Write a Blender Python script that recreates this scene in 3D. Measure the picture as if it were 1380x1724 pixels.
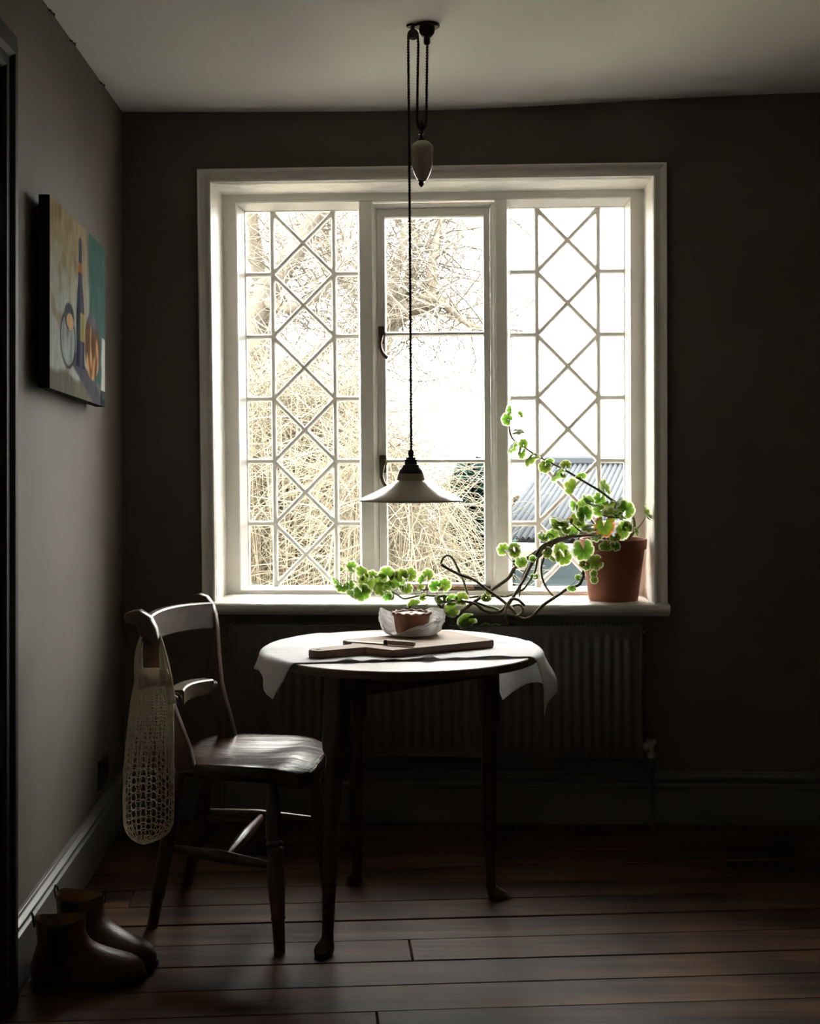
import bpy, bmesh, math, random
from mathutils import Vector as V, Matrix, noise
for o in list(bpy.data.objects): bpy.data.objects.remove(o)
sc = bpy.context.scene
PI = math.pi
sin, cos = math.sin, math.cos
# ------------------------------------------------------------------ camera, sky, sun, exposure
F, CX, CY, HC = 2250.0, 690.0, 750.0, 1.215        # focal length and horizon in pixels of the 1380x1724 frame, eye height
cd = bpy.data.cameras.new('camera'); cam = bpy.data.objects.new('camera', cd); sc.collection.objects.link(cam)
cam.location = (0, 0, HC); cam.rotation_euler = (PI/2, 0, 0)
cd.sensor_fit = 'VERTICAL'; cd.sensor_height = 36; cd.sensor_width = 36*1380/1724
cd.lens = F/1724*36; cd.shift_y = (CY-862)/1724; cd.clip_start = .05
sc.camera = cam
sc.view_settings.view_transform = 'Standard'; sc.view_settings.look = 'None'
sc.view_settings.gamma = 1; sc.view_settings.use_curve_mapping = False
sc.view_settings.exposure = 1.9
w = bpy.data.worlds.new('sky'); sc.world = w; w.use_nodes = True
bg = w.node_tree.nodes['Background']; bg.inputs[0].default_value = (1, .97, .925, 1); bg.inputs[1].default_value = 10.5
# standard overcast sky: luminance (1 + 2 sin elevation) / 3 of the zenith
_n, _l = w.node_tree.nodes, w.node_tree.links
_tc = _n.new('ShaderNodeTexCoord'); _sx = _n.new('ShaderNodeSeparateXYZ'); _l.new(_tc.outputs['Generated'], _sx.inputs[0])
_mr = _n.new('ShaderNodeMapRange'); _mr.inputs[1].default_value = 0; _mr.inputs[2].default_value = 1; _mr.inputs[3].default_value = 1/3; _mr.inputs[4].default_value = 1
_l.new(_sx.outputs['Z'], _mr.inputs[0])
_vm = _n.new('ShaderNodeVectorMath'); _vm.operation = 'SCALE'; _vm.inputs[0].default_value = (1, .975, .94); _l.new(_mr.outputs[0], _vm.inputs['Scale']); _l.new(_vm.outputs[0], bg.inputs[0])
sl = bpy.data.lights.new('sun', 'SUN'); sun = bpy.data.objects.new('sun', sl); sc.collection.objects.link(sun)
sl.energy = 2.5; sl.angle = .03; sl.color = (1, .9, .74)
sun.rotation_euler = V((-.75, .38, -.62)).to_track_quat('-Z', 'Y').to_euler()
sun.location = (6, -4, 8)

# ------------------------------------------------------------------ helpers
C = sc.collection
def px(x, y, Y): return V(((x-CX)/F*Y, Y, HC-(y-CY)/F*Y))
def pz(x, y, z):
    t = (HC-z)*F/(y-CY); return V(((x-CX)/F*t, t, z))
def floor_px(x, y): return pz(x, y, 0)
def lerp(a, b, t): return a+(b-a)*t
def interp(tab, x):
    if x <= tab[0][0]: return tab[0][1]
    for (x0, y0), (x1, y1) in zip(tab, tab[1:]):
        if x <= x1:
            return lerp(y0, y1, (x-x0)/(x1-x0))
    return tab[-1][1]
def sm(a, b, x):
    t = max(0, min(1, (x-a)/(b-a))); return t*t*(3-2*t)

class MB:
    def __init__(s): s.v = []; s.f = []
    def add(s, vs, fs):
        n = len(s.v); s.v += [tuple(v) for v in vs]; s.f += [tuple(i+n for i in f) for f in fs]
    def box(s, a, b, M=None):
        vs = [V((x, y, z)) for x in (a[0], b[0]) for y in (a[1], b[1]) for z in (a[2], b[2])]
        if M: vs = [M @ v if isinstance(M, Matrix) else M(v) for v in vs]
        s.add(vs, [(0, 1, 3, 2), (4, 6, 7, 5), (0, 4, 5, 1), (2, 3, 7, 6), (0, 2, 6, 4), (1, 5, 7, 3)])
    def tube(s, pts, rad, n=6, cap=True):
        pts = [V(p) for p in pts]; k = len(pts)
        if not isinstance(rad, (list, tuple)): rad = [rad]*k
        t0 = (pts[1]-pts[0]).normalized(); nv = t0.orthogonal().normalized(); vs = []
        for i in range(k):
            t = (pts[min(i+1, k-1)]-pts[max(i-1, 0)])
            if t.length < 1e-9: t = t0
            t = t.normalized(); nv = (nv-t*nv.dot(t))
            nv = nv.normalized() if nv.length > 1e-6 else t.orthogonal().normalized()
            b = t.cross(nv)
            for j in range(n):
                a = 2*PI*j/n; vs.append(pts[i]+(nv*cos(a)+b*sin(a))*rad[i])
        fs = [(i*n+j, i*n+(j+1) % n, (i+1)*n+(j+1) % n, (i+1)*n+j) for i in range(k-1) for j in range(n)]
        if cap: fs += [tuple(range(n-1, -1, -1)), tuple((k-1)*n+j for j in range(n))]
        s.add(vs, fs)
    def lathe(s, p0, p1, prof, n=16, cap=True):
        """turned solid: prof = [(t along p0->p1, radius)]"""
        p0, p1 = V(p0), V(p1); ax = p1-p0; t = ax.normalized(); a = t.orthogonal().normalized(); b = t.cross(a)
        vs = [p0+ax*tt+(a*cos(2*PI*j/n)+b*sin(2*PI*j/n))*r for tt, r in prof for j in range(n)]
        k = len(prof)
        fs = [(i*n+j, i*n+(j+1) % n, (i+1)*n+(j+1) % n, (i+1)*n+j) for i in range(k-1) for j in range(n)]
        if cap: fs += [tuple(range(n-1, -1, -1)), tuple((k-1)*n+j for j in range(n))]
        s.add(vs, fs)
    def loops(s, ls, cap0=True, cap1=True, closed=True):
        n = len(ls[0]); vs = [p for l in ls for p in l]; k = len(ls)
        m = n if closed else n-1
        fs = [(i*n+j, i*n+(j+1) % n, (i+1)*n+(j+1) % n, (i+1)*n+j) for i in range(k-1) for j in range(m)]
        if cap0: fs.append(tuple(range(n-1, -1, -1)))
        if cap1: fs.append(tuple((k-1)*n+j for j in range(n)))
        s.add(vs, fs)
    def prism(s, poly, vec):
        n = len(poly); vec = V(vec); vs = [V(p) for p in poly]+[V(p)+vec for p in poly]
        s.add(vs, [tuple(range(n-1, -1, -1)), tuple(range(n, 2*n))]+[(i, (i+1) % n, n+(i+1) % n, n+i) for i in range(n)])
    def grid(s, rows, flip=False):
        n = len(rows[0]); vs = [p for r in rows for p in r]
        fs = [(i*n+j, i*n+j+1, (i+1)*n+j+1, (i+1)*n+j) for i in range(len(rows)-1) for j in range(n-1)]
        s.add(vs, fs)

def wloc(o):
    l = V((0, 0, 0))
    while o: l += o.location; o = o.parent
    return l
def tag(o, label=None, cat=None, group=None, kind=None):
    if label: o['label'] = label
    if cat: o['category'] = cat
    if group: o['group'] = group
    if kind: o['kind'] = kind
    return o
def thing(name, label, cat, loc=(0, 0, 0), group=None, kind=None):
    o = bpy.data.objects.new(name, None); C.objects.link(o); o.location = loc; o.empty_display_size = .05
    return tag(o, label, cat, group, kind)
def part(name, mb, m, parent=None, smooth=False, bevel=0, seg=2, sub=0, kind=None, label=None, origin=None, recalc=True, angle=40):
    """world-space geometry -> ONE mesh object under its parent"""
    me = bpy.data.meshes.new(name)
    base = wloc(parent) if parent else V((0, 0, 0))
    off = V(origin) if origin is not None else base
    me.from_pydata([tuple(V(v)-off) for v in mb.v], [], mb.f)
    if recalc:
        bm = bmesh.new(); bm.from_mesh(me); bmesh.ops.recalc_face_normals(bm, faces=bm.faces); bm.to_mesh(me); bm.free()
    me.materials.append(m)
    o = bpy.data.objects.new(name, me); C.objects.link(o)
    if parent: o.parent = parent
    o.location = off-base
    if smooth:
        me.shade_smooth()
        if angle < 180: me.set_sharp_from_angle(angle=math.radians(angle))
    if bevel:
        md = o.modifiers.new('bevel', 'BEVEL'); md.width = bevel; md.segments = seg; md.limit_method = 'ANGLE'
    if sub:
        md = o.modifiers.new('sub', 'SUBSURF'); md.levels = sub; md.render_levels = sub
    return tag(o, label, kind=kind)

# ------------------------------------------------------------------ materials
def mat(name, col, rough=.6, var=.12, scale=6, bump=0, bscale=60, metal=0, spec=.5, coat=0, stretch=None, col2=None, detail=5):
    m = bpy.data.materials.new(name); m.use_nodes = True; nt = m.node_tree; n = nt.nodes; L = nt.links
    b = n['Principled BSDF']; b.inputs['Roughness'].default_value = rough; b.inputs['Metallic'].default_value = metal
    b.inputs['Specular IOR Level'].default_value = spec; b.inputs['Coat Weight'].default_value = coat
    tc = n.new('ShaderNodeTexCoord'); mp = n.new('ShaderNodeMapping'); L.new(tc.outputs['Object'], mp.inputs[0])
    if stretch: mp.inputs['Scale'].default_value = stretch
    nz = n.new('ShaderNodeTexNoise'); nz.inputs['Scale'].default_value = scale; nz.inputs['Detail'].default_value = detail
    L.new(mp.outputs[0], nz.inputs[0])
    cr = n.new('ShaderNodeValToRGB'); c = V(col); c2 = V(col2) if col2 else c*(1+var)
    cr.color_ramp.elements[0].color = (*(c*(1-var)), 1); cr.color_ramp.elements[1].color = (*c2, 1)
    cr.color_ramp.elements[0].position = .3; cr.color_ramp.elements[1].position = .7
    L.new(nz.outputs[0], cr.inputs[0]); L.new(cr.outputs[0], b.inputs['Base Color'])
    if bump:
        n2 = n.new('ShaderNodeTexNoise'); n2.inputs['Scale'].default_value = bscale; n2.inputs['Detail'].default_value = 6
        L.new(mp.outputs[0], n2.inputs[0]); bp = n.new('ShaderNodeBump'); bp.inputs['Strength'].default_value = bump
        bp.inputs['Distance'].default_value = .01; L.new(n2.outputs[0], bp.inputs['Height']); L.new(bp.outputs[0], b.inputs['Normal'])
    m['ramp'] = cr.name
    return m
def wood(name, dark, light, rough=.4, axis=0, scale=8, bump=.15, rnd=.0, spec=.5):
    m = bpy.data.materials.new(name); m.use_nodes = True; nt = m.node_tree; n = nt.nodes; L = nt.links
    b = n['Principled BSDF']; b.inputs['Specular IOR Level'].default_value = spec
    tc = n.new('ShaderNodeTexCoord'); oi = n.new('ShaderNodeObjectInfo')
    mp = n.new('ShaderNodeMapping'); s = [1, 1, 1]; s[axis] = .07; mp.inputs['Scale'].default_value = s
    cmb = n.new('ShaderNodeCombineXYZ'); ml = n.new('ShaderNodeMath'); ml.operation = 'MULTIPLY'; ml.inputs[1].default_value = 37
    L.new(oi.outputs['Random'], ml.inputs[0])
    for i in range(3): L.new(ml.outputs[0], cmb.inputs[i])
    L.new(tc.outputs['Object'], mp.inputs[0]); L.new(cmb.outputs[0], mp.inputs['Location'])
    nz = n.new('ShaderNodeTexNoise'); nz.inputs['Scale'].default_value = scale*6; nz.inputs['Detail'].default_value = 8; nz.inputs['Distortion'].default_value = .6
    L.new(mp.outputs[0], nz.inputs[0])
    n3 = n.new('ShaderNodeTexNoise'); n3.inputs['Scale'].default_value = 3; n3.inputs['Detail'].default_value = 4; L.new(tc.outputs['Object'], n3.inputs[0])
    ad = n.new('ShaderNodeMath'); ad.operation = 'ADD'; L.new(nz.outputs[0], ad.inputs[0]); L.new(n3.outputs[0], ad.inputs[1])
    hf = n.new('ShaderNodeMath'); hf.operation = 'MULTIPLY'; hf.inputs[1].default_value = .5; L.new(ad.outputs[0], hf.inputs[0])
    cr = n.new('ShaderNodeValToRGB'); cr.color_ramp.elements[0].position = .40; cr.color_ramp.elements[1].position = .61
    cr.color_ramp.elements[0].color = (*dark, 1); cr.color_ramp.elements[1].color = (*light, 1); L.new(hf.outputs[0], cr.inputs[0])
    hs = n.new('ShaderNodeHueSaturation'); L.new(cr.outputs[0], hs.inputs['Color'])
    mr = n.new('ShaderNodeMapRange'); mr.inputs[3].default_value = 1-rnd; mr.inputs[4].default_value = 1+rnd; L.new(oi.outputs['Random'], mr.inputs[0]); L.new(mr.outputs[0], hs.inputs['Value'])
    L.new(hs.outputs[0], b.inputs['Base Color'])
    m2 = n.new('ShaderNodeMapRange'); m2.inputs[3].default_value = rough*.75; m2.inputs[4].default_value = rough*1.3; L.new(n3.outputs[0], m2.inputs[0]); L.new(m2.outputs[0], b.inputs['Roughness'])
    bp = n.new('ShaderNodeBump'); bp.inputs['Strength'].default_value = bump; bp.inputs['Distance'].default_value = .004
    L.new(nz.outputs[0], bp.inputs['Height']); L.new(bp.outputs[0], b.inputs['Normal'])
    return m
M = {}
M['wall'] = mat('wall_paint', (.150, .133, .110), .75, .08, 3, .06, 25, spec=.2)
M['backwall'] = M['wall']
M['pale'] = mat('fill_wall_paint', (.34, .31, .27), .8, .06, 3, .06, 25, spec=.15)  # unseen walls, lightened on purpose to bounce more fill into the room
M['ceil'] = mat('ceiling_paint', (.70, .685, .64), .85, .03, 2, .05, 20)
M['skirt'] = mat('skirting_paint', (.14, .13, .115), .38, .05, 4, .03, 30)
M['white'] = mat('window_paint', (.84, .81, .75), .42, .04, 9, .06, 40)
M['casing'] = mat('dark_casing_paint', (.03, .027, .024), .6, .1, 4, spec=.12)
M['door'] = mat('door_paint', (.42, .43, .42), .4, .05, 4)
M['rad'] = mat('radiator_enamel', (.10, .089, .075), .42, .04, 4)
M['chrome'] = mat('valve_metal', (.55, .53, .5), .3, .1, 20, metal=1)
M['plank'] = wood('floor_board', (.016, .006, .0025), (.125, .060, .026), .48, 0, 3.2, .7, .30, spec=.18)
M['under'] = mat('floor_void', (.012, .01, .008), .9)
M['dwood'] = wood('dark_oak', (.022, .010, .005), (.085, .038, .017), .30, 2, 7, .12)
M['seatwood'] = wood('worn_elm', (.022, .010, .005), (.10, .05, .026), .24, 0, 6, .5, spec=.3)
M['railwood'] = wood('worn_rail', (.03, .016, .009), (.12, .075, .045), .36, 1, 6, .15)
M['topwood'] = wood('table_top_wood', (.05, .026, .013), (.20, .12, .075), .35, 0, 6, .12)
M['board'] = wood('cutting_board_wood', (.17, .098, .05), (.31, .20, .115), .6, 0, 7, .1, spec=.15)
M['boardedge'] = wood('board_edge_wood', (.07, .035, .02), (.14, .075, .04), .5, 0, 7, .1)  # darker tone than the board face
M['bronze'] = mat('dark_bronze', (.035, .027, .02), .4, .2, 30, metal=.7)
M['handle'] = mat('handle_bronze', (.16, .12, .085), .38, .2, 30, metal=.8)
M['black'] = mat('black_bakelite', (.012, .012, .012), .35, .1, 10)
M['cord'] = mat('brown_cord', (.025, .02, .015), .9, .3, 200)
M['cream'] = mat('cream_ceramic', (.42, .35, .27), .12, .04, 6, spec=.6, coat=.4)
M['shade'] = mat('cream_enamel', (.44, .36, .29), .16, .03, 6, spec=.16)
M['terra'] = mat('terracotta', (.30, .105, .055), .8, .22, 9, .15, 60)
M['soil'] = mat('potting_soil', (.03, .018, .011), .95, .4, 60, .8, 70)
M['socket'] = mat('black_socket', (.015, .014, .013), .35)
M['paper'] = mat('greaseproof_paper', (.80, .79, .77), .45, .04, 10, .1, 60)
M['crust'] = mat('pie_crust', (.23, .085, .035), .55, .45, 25, .4, 60)
M['crumb'] = mat('pie_top', (.48, .27, .19), .6, .4, 40, .6, 70)
M['steel'] = mat('knife_steel', (.6, .58, .55), .25, .05, 10, metal=1)
M['knifewood'] = wood('knife_handle', (.34, .22, .13), (.55, .40, .27), .45, 0, 8)
M['leather'] = mat('boot_leather', (.075, .034, .016), .42, .45, 14, .12, 120)
M['elastic'] = mat('boot_elastic', (.012, .011, .010), .8, .1, 90)
M['lining'] = mat('boot_lining', (.17, .10, .045), .7, .2, 30)
M['rubber'] = mat('boot_sole', (.016, .012, .010), .7, .2, 40)
M['stem'] = mat('plant_stem', (.15, .115, .06), .6, .45, 40, .2, 90, col2=(.26, .22, .11))
M['shoot'] = mat('green_shoot', (.16, .19, .065), .5, .25, 40)
M['string'] = mat('cotton_string', (.62, .53, .40), .9, .15, 80)
M['bark'] = mat('tree_bark', (.085, .07, .05), .9, .35, 6, .4, 20)
M['twig'] = mat('pale_twigs', (.100, .084, .054), .8, .35, 2)
M['twig2'] = mat('grey_twigs', (.075, .064, .048), .8, .3, 2)
M['conifer'] = mat('conifer_green', (.015, .036, .031), .8, .4, 5, spec=.1)
M['hedge'] = mat('dry_leaves', (.085, .07, .045), .8, .4, 3)
M['ground'] = mat('pale_gravel', (.42, .37, .28), .9, .2, 2, .3, 20)
M['slate'] = mat('roof_sheet', (.022, .025, .029), .9, .12, 4, spec=.1)
M['boards'] = mat('blue_boards', (.045, .062, .07), .8, .1, 3, spec=.2)
M['gutter'] = mat('gutter_brown', (.20, .15, .12), .6, .2, 10)
def cloth_mat(name, col, tr=.25, wv=900):
    m = bpy.data.materials.new(name); m.use_nodes = True; nt = m.node_tree; n = nt.nodes; L = nt.links
    b = n['Principled BSDF']; b.inputs['Roughness'].default_value = .9; b.inputs['Base Color'].default_value = (*col, 1); b.inputs['Specular IOR Level'].default_value = .2
    tl = n.new('ShaderNodeBsdfTranslucent'); tl.inputs[0].default_value = (*col, 1)
    mx = n.new('ShaderNodeMixShader'); mx.inputs[0].default_value = tr
    L.new(b.outputs[0], mx.inputs[1]); L.new(tl.outputs[0], mx.inputs[2]); L.new(mx.outputs[0], n['Material Output'].inputs[0])
    tc = n.new('ShaderNodeTexCoord'); nz = n.new('ShaderNodeTexNoise'); nz.inputs['Scale'].default_value = 18; nz.inputs['Detail'].default_value = 9
    L.new(tc.outputs['Object'], nz.inputs[0]); bp = n.new('ShaderNodeBump'); bp.inputs['Strength'].default_value = .35; bp.inputs['Distance'].default_value = .01
    L.new(nz.outputs[0], bp.inputs['Height']); L.new(bp.outputs[0], b.inputs['Normal'])
    return m
M['linen'] = cloth_mat('white_linen', (.90, .895, .90))
M['strap'] = cloth_mat('cotton_strap', (.60, .51, .40), .25)
M['paper'] = cloth_mat('greaseproof_paper', (.80, .79, .78), .45)
def glass_mat():
    m = bpy.data.materials.new('window_glass'); m.use_nodes = True; nt = m.node_tree; n = nt.nodes; L = nt.links
    n.remove(n['Principled BSDF'])
    tr = n.new('ShaderNodeBsdfTransparent'); tr.inputs[0].default_value = (.97, .98, .97, 1)
    gl = n.new('ShaderNodeBsdfGlossy'); gl.inputs['Roughness'].default_value = .02
    fr = n.new('ShaderNodeFresnel'); fr.inputs[0].default_value = 1.25
    tc = n.new('ShaderNodeTexCoord'); nz = n.new('ShaderNodeTexNoise'); nz.inputs['Scale'].default_value = 9; L.new(tc.outputs['Object'], nz.inputs[0])
    bp = n.new('ShaderNodeBump'); bp.inputs['Strength'].default_value = .1; bp.inputs['Distance'].default_value = .01
    L.new(nz.outputs[0], bp.inputs['Height']); L.new(bp.outputs[0], gl.inputs['Normal'])
    mx = n.new('ShaderNodeMixShader'); L.new(fr.outputs[0], mx.inputs[0]); L.new(tr.outputs[0], mx.inputs[1]); L.new(gl.outputs[0], mx.inputs[2])
    L.new(mx.outputs[0], n['Material Output'].inputs[0]); return m
M['glass'] = glass_mat()
def attr_mat(name, attr, rough=.6, bump=0):
    m = bpy.data.materials.new(name); m.use_nodes = True; nt = m.node_tree; n = nt.nodes; L = nt.links
    b = n['Principled BSDF']; b.inputs['Roughness'].default_value = rough; b.inputs['Specular IOR Level'].default_value = 0
    a = n.new('ShaderNodeAttribute'); a.attribute_name = attr
    tc = n.new('ShaderNodeTexCoord'); nz = n.new('ShaderNodeTexNoise'); nz.inputs['Scale'].default_value = 45; nz.inputs['Detail'].default_value = 8
    mp = n.new('ShaderNodeMapping'); mp.inputs['Scale'].default_value = (1, 1, .3); L.new(tc.outputs['Object'], mp.inputs[0]); L.new(mp.outputs[0], nz.inputs[0])
    mr = n.new('ShaderNodeMapRange'); mr.inputs[3].default_value = .6; mr.inputs[4].default_value = 1.3; L.new(nz.outputs[0], mr.inputs[0])
    mx = n.new('ShaderNodeVectorMath'); mx.operation = 'SCALE'; L.new(a.outputs['Color'], mx.inputs[0]); L.new(mr.outputs[0], mx.inputs['Scale'])
    L.new(mx.outputs[0], b.inputs['Base Color'])
    if bump:
        bp = n.new('ShaderNodeBump'); bp.inputs['Strength'].default_value = bump; bp.inputs['Distance'].default_value = .004
        L.new(nz.outputs[0], bp.inputs['Height']); L.new(bp.outputs[0], b.inputs['Normal'])
    return m
M['paint'] = attr_mat('oil_paint', 'Col', .6, .4)
def leaf_mat():
    m = bpy.data.materials.new('variegated_leaf'); m.use_nodes = True; nt = m.node_tree; n = nt.nodes; L = nt.links
    b = n['Principled BSDF']; b.inputs['Roughness'].default_value = .55
    a = n.new('ShaderNodeAttribute'); a.attribute_name = 'edge'
    oi = n.new('ShaderNodeObjectInfo')
    cr = n.new('ShaderNodeValToRGB'); e = cr.color_ramp.elements
    e[0].position = 0; e[0].color = (.030, .090, .010, 1); e[1].position = 1; e[1].color = (.74, .76, .58, 1)
    x = e.new(.50); x.color = (.085, .21, .018, 1); x = e.new(.74); x.color = (.16, .30, .06, 1); x = e.new(.83); x.color = (.62, .66, .44, 1)
    L.new(a.outputs['Fac'], cr.inputs[0])
    hs = n.new('ShaderNodeHueSaturation'); L.new(cr.outputs[0], hs.inputs['Color'])
    mr = n.new('ShaderNodeMapRange'); mr.inputs[3].default_value = .452; mr.inputs[4].default_value = .50; L.new(oi.outputs['Random'], mr.inputs[0]); L.new(mr.outputs[0], hs.inputs['Hue'])
    m2 = n.new('ShaderNodeMapRange'); m2.inputs[3].default_value = .6; m2.inputs[4].default_value = 1.25; L.new(oi.outputs['Random'], m2.inputs[0]); L.new(m2.outputs[0], hs.inputs['Value'])
    L.new(hs.outputs[0], b.inputs['Base Color'])
    tl = n.new('ShaderNodeBsdfTranslucent'); L.new(hs.outputs[0], tl.inputs[0])
    mx = n.new('ShaderNodeMixShader'); mx.inputs[0].default_value = .6
    L.new(b.outputs[0], mx.inputs[1]); L.new(tl.outputs[0], mx.inputs[2]); L.new(mx.outputs[0], n['Material Output'].inputs[0])
    return m
M['leaf'] = leaf_mat()
M['leaf_old'] = M['leaf'].copy(); M['leaf_old'].name = 'yellowing_leaf'
_e = [n for n in M['leaf_old'].node_tree.nodes if n.type == 'VALTORGB'][0].color_ramp.elements
_e[2].color = (.20, .19, .015, 1); _e[3].color = (.50, .24, .03, 1); _e[4].color = (.62, .50, .28, 1)

# ------------------------------------------------------------------ the wall with the window: own coordinates (u along, d into the room, z)
WA = math.atan(.031); U = V((cos(WA), -sin(WA), 0)); N = V((-sin(WA), -cos(WA), 0)); O = V((0, 4.32, 0))
def W(u, d, z): return O+U*u+N*d+V((0, 0, z))
def wp(x, y, d):
    rx = (x-CX)/F; t = (d-cos(WA)*4.32)/(-sin(WA)*rx-cos(WA))
    P = V((rx*t, t, HC-(y-CY)/F*t)); q = P-O
    return q.dot(U), P.z
ZB, ZT = .712, 2.05
def warp(u, z):                                     # the old frame is a little out of square
    fr = (z-ZB)/(ZT-ZB)
    return u+.016*(1-fr)*lerp(.2, 1, (.75-u)/1.4), z+.006*(u/.75)*fr
def WW(u, d, z):
    u, z = warp(u, z); return W(u, d, z)
# ceiling height over the room
def ceil_z(x): return 2.300+.045*sm(-.1, 1.6, x)-.004*cos(2.2*(x+.2))
# ---- back wall
UL, ZTOP = wp(356, 306, 0)[0], wp(728, 304, 0)[1]
UR = wp(1098, 306, 0)[0]
mb = MB()
g = .014
ul, ur, zt, zb = UL-g, UR+g, ZTOP+g, ZB-.03
for d0, d1 in ((0, -.34),):
    P = lambda u, d, z: WW(u, d, z) if (ul-.01 <= u <= ur+.01) else W(u, d, z)
    us = [-1.25, ul, ur, 2.5]; zs = [-.06, zb, zt, 2.46]
    for i in range(3):
        for k in range(3):
            if i == 1 and k == 1: continue
            q = [P(us[i], d, zs[k]) for d in ()]
            vs = [P(us[i+a], d, zs[k+c]) for d in (d0, d1) for a, c in ((0, 0), (1, 0), (1, 1), (0, 1))]
            mb.add(vs, [(0, 1, 2, 3), (7, 6, 5, 4), (0, 4, 5, 1), (1, 5, 6, 2), (2, 6, 7, 3), (3, 7, 4, 0)])
wall_back = part('wall_back', mb, M['backwall'])
tag(wall_back, 'dark greige painted wall around the lattice window', 'wall', kind='structure')
# ---- left wall (its line leans outwards as it runs to the corner)
def XL(Y): return -.7711-.0378*Y
LD = V((-.0378, 1, 0)).normalized(); LN = V((LD.y, -LD.x, 0))
def WL(Y, t, z): return V((XL(Y), Y, z))+LN*t
def box_l(mb, y0, y1, t0, t1, z0, z1):
    mb.add([WL(y, t, z) for y in (y0, y1) for t in (t0, t1) for z in (z0, z1)],
           [(0, 1, 3, 2), (4, 6, 7, 5), (0, 4, 5, 1), (2, 3, 7, 6), (0, 2, 6, 4), (1, 5, 7, 3)])
DY0, DY1, DZ = 2.02, 2.84, 2.02                      # the doorway
mb = MB()
box_l(mb, DY1, 4.5, 0, -.15, -.06, 2.46); box_l(mb, -1.9, DY0, 0, -.15, -.06, 2.46); box_l(mb, DY0, DY1, 0, -.15, DZ, 2.46)
tag(part('wall_left', mb, M['wall']), 'grey-brown painted wall with the canvas painting, catching window light', 'wall', kind='structure')
mb = MB(); mb.box((2.3, -1.9, -.06), (2.45, 4.4, 2.5))
tag(part('wall_right', mb, M['pale']), 'unseen wall opposite the painting, paled to bounce fill light', 'wall', kind='structure')
mb = MB(); mb.box((-1.0, -2.0, -.06), (2.45, -1.85, 2.5))
tag(part('wall_front', mb, M['pale']), 'unseen wall facing the window, paled to bounce fill light', 'wall', kind='structure')
# ---- ceiling, sagging a little
mb = MB(); rows = []
for j in range(14):
    y = -2+6.6*j/13; rows.append([V((x, y, ceil_z(x))) for x in [-1.2+3.8*i/30 for i in range(31)]])
mb.grid(rows); n0 = len(mb.v)
mb.grid([[p+V((0, 0, .12)) for p in r] for r in rows])
mb2 = MB(); mb2.v = mb.v; mb2.f = mb.f
for r0, r1 in ((rows[0], [p+V((0, 0, .12)) for p in rows[0]]), (rows[-1], [p+V((0, 0, .12)) for p in rows[-1]])): mb2.grid([r0, r1])
mb2.grid([[r[0] for r in rows], [r[0]+V((0, 0, .12)) for r in rows]]); mb2.grid([[r[-1] for r in rows], [r[-1]+V((0, 0, .12)) for r in rows]])
tag(part('ceiling', mb2, M['ceil'], smooth=True, recalc=False), 'off-white slightly sagging plaster ceiling', 'ceiling', kind='structure')
# ---- floor: dark void with separate boards
random.seed(3)
mb = MB(); mb.box((-1.15, -2, -.06), (2.45, 4.5, -.026))
floor = tag(part('floor', mb, M['under']), 'worn dark brown wide floorboards', 'floor', kind='structure')
FA = math.radians(4.2); FU = V((cos(FA), sin(FA), 0)); FN = V((-sin(FA), cos(FA), 0))
BW = .138
cuts = {}
F0 = V((0, 0, 0))
r0 = 2.86-.138*36
def fpos(p): return p.dot(FU), p.dot(FN)
fixed = {}
for (x, y) in ((215, 1527), (590+330, 1445), (500+945*.638, 1440), (500+1300*.638, 1428)):
    s, n = fpos(floor_px(x, y)); fixed.setdefault(int((n-r0)//BW), []).append(s)
row0 = fpos(floor_px(500, 1706))[1]; r0 = row0-BW*36
fixed = {}
for (x, y) in ((215, 1527), (920, 1445), (1100, 1440), (1325, 1428)):
    s, n = fpos(floor_px(x, y)); fixed.setdefault(int((n-r0)//BW), []).append(s)
def Xmin(y): return XL(y)+.0
k = 0
for r in range(-1, 52):
    n0 = r0+r*BW; yc = n0
    if n0 > 4.5 or n0+BW < -1.9: continue
    s0, s1 = XL(min(yc, 4.3))-.05, 2.4
    cs = [s0]+sorted(fixed.get(r, []))
    if r not in fixed:
        c = s0+random.uniform(.5, 3.0)
        if c < s1-.4: cs.append(c)
    cs.append(s1)
    for a, b in zip(cs, cs[1:]):
        n1 = n0+BW-random.uniform(.0015, .0045)
        dz = random.uniform(-.0018, .0008)
        mb = MB(); o = FU*((a+b)/2)+FN*(n0+BW/2)
        mb.add([FU*s+FN*n+V((0, 0, z)) for s in (a+.0012, b-.0012) for n in (n0, n1) for z in (-.024, dz)],
               [(0, 1, 3, 2), (4, 6, 7, 5), (0, 4, 5, 1), (2, 3, 7, 6), (0, 2, 6, 4), (1, 5, 7, 3)])
        # clip what would poke out of the window wall
        lim = [i for i, v in enumerate(mb.v) if (V(v)-O).dot(N) < -.05]
        if len(lim) == 8: continue
        part('plank', mb, M['plank'], floor, bevel=.0025, seg=1, origin=o)
# ---- skirting boards
def skirt_prof(h): return [(.0, 0), (.018, 0), (.018, h-.05), (.021, h-.047), (.021, h-.040), (.012, h-.034), (.016, h-.026), (.024, h-.020), (.024, h-.013), (.013, h-.006), (.010, h), (0, h)]
def sweep_lin(P, prof, a, b):
    mb = MB(); mb.loops([[P(s, d, z) for d, z in prof] for s in (a, b)]); return mb
HS = .168
tag(part('baseboard_back', sweep_lin(lambda s, d, z: W(s, d, z), skirt_prof(HS), -.95, 2.3), M['skirt'], bevel=.001, seg=1), 'dark moulded skirting board below the radiator', 'skirting board', kind='structure')
tag(part('baseboard_left', sweep_lin(lambda s, d, z: WL(s, d, z), skirt_prof(HS), 2.935, 4.345), M['skirt'], bevel=.001, seg=1), 'grey moulded skirting board under the painting, behind the boots', 'skirting board', kind='structure')
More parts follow.
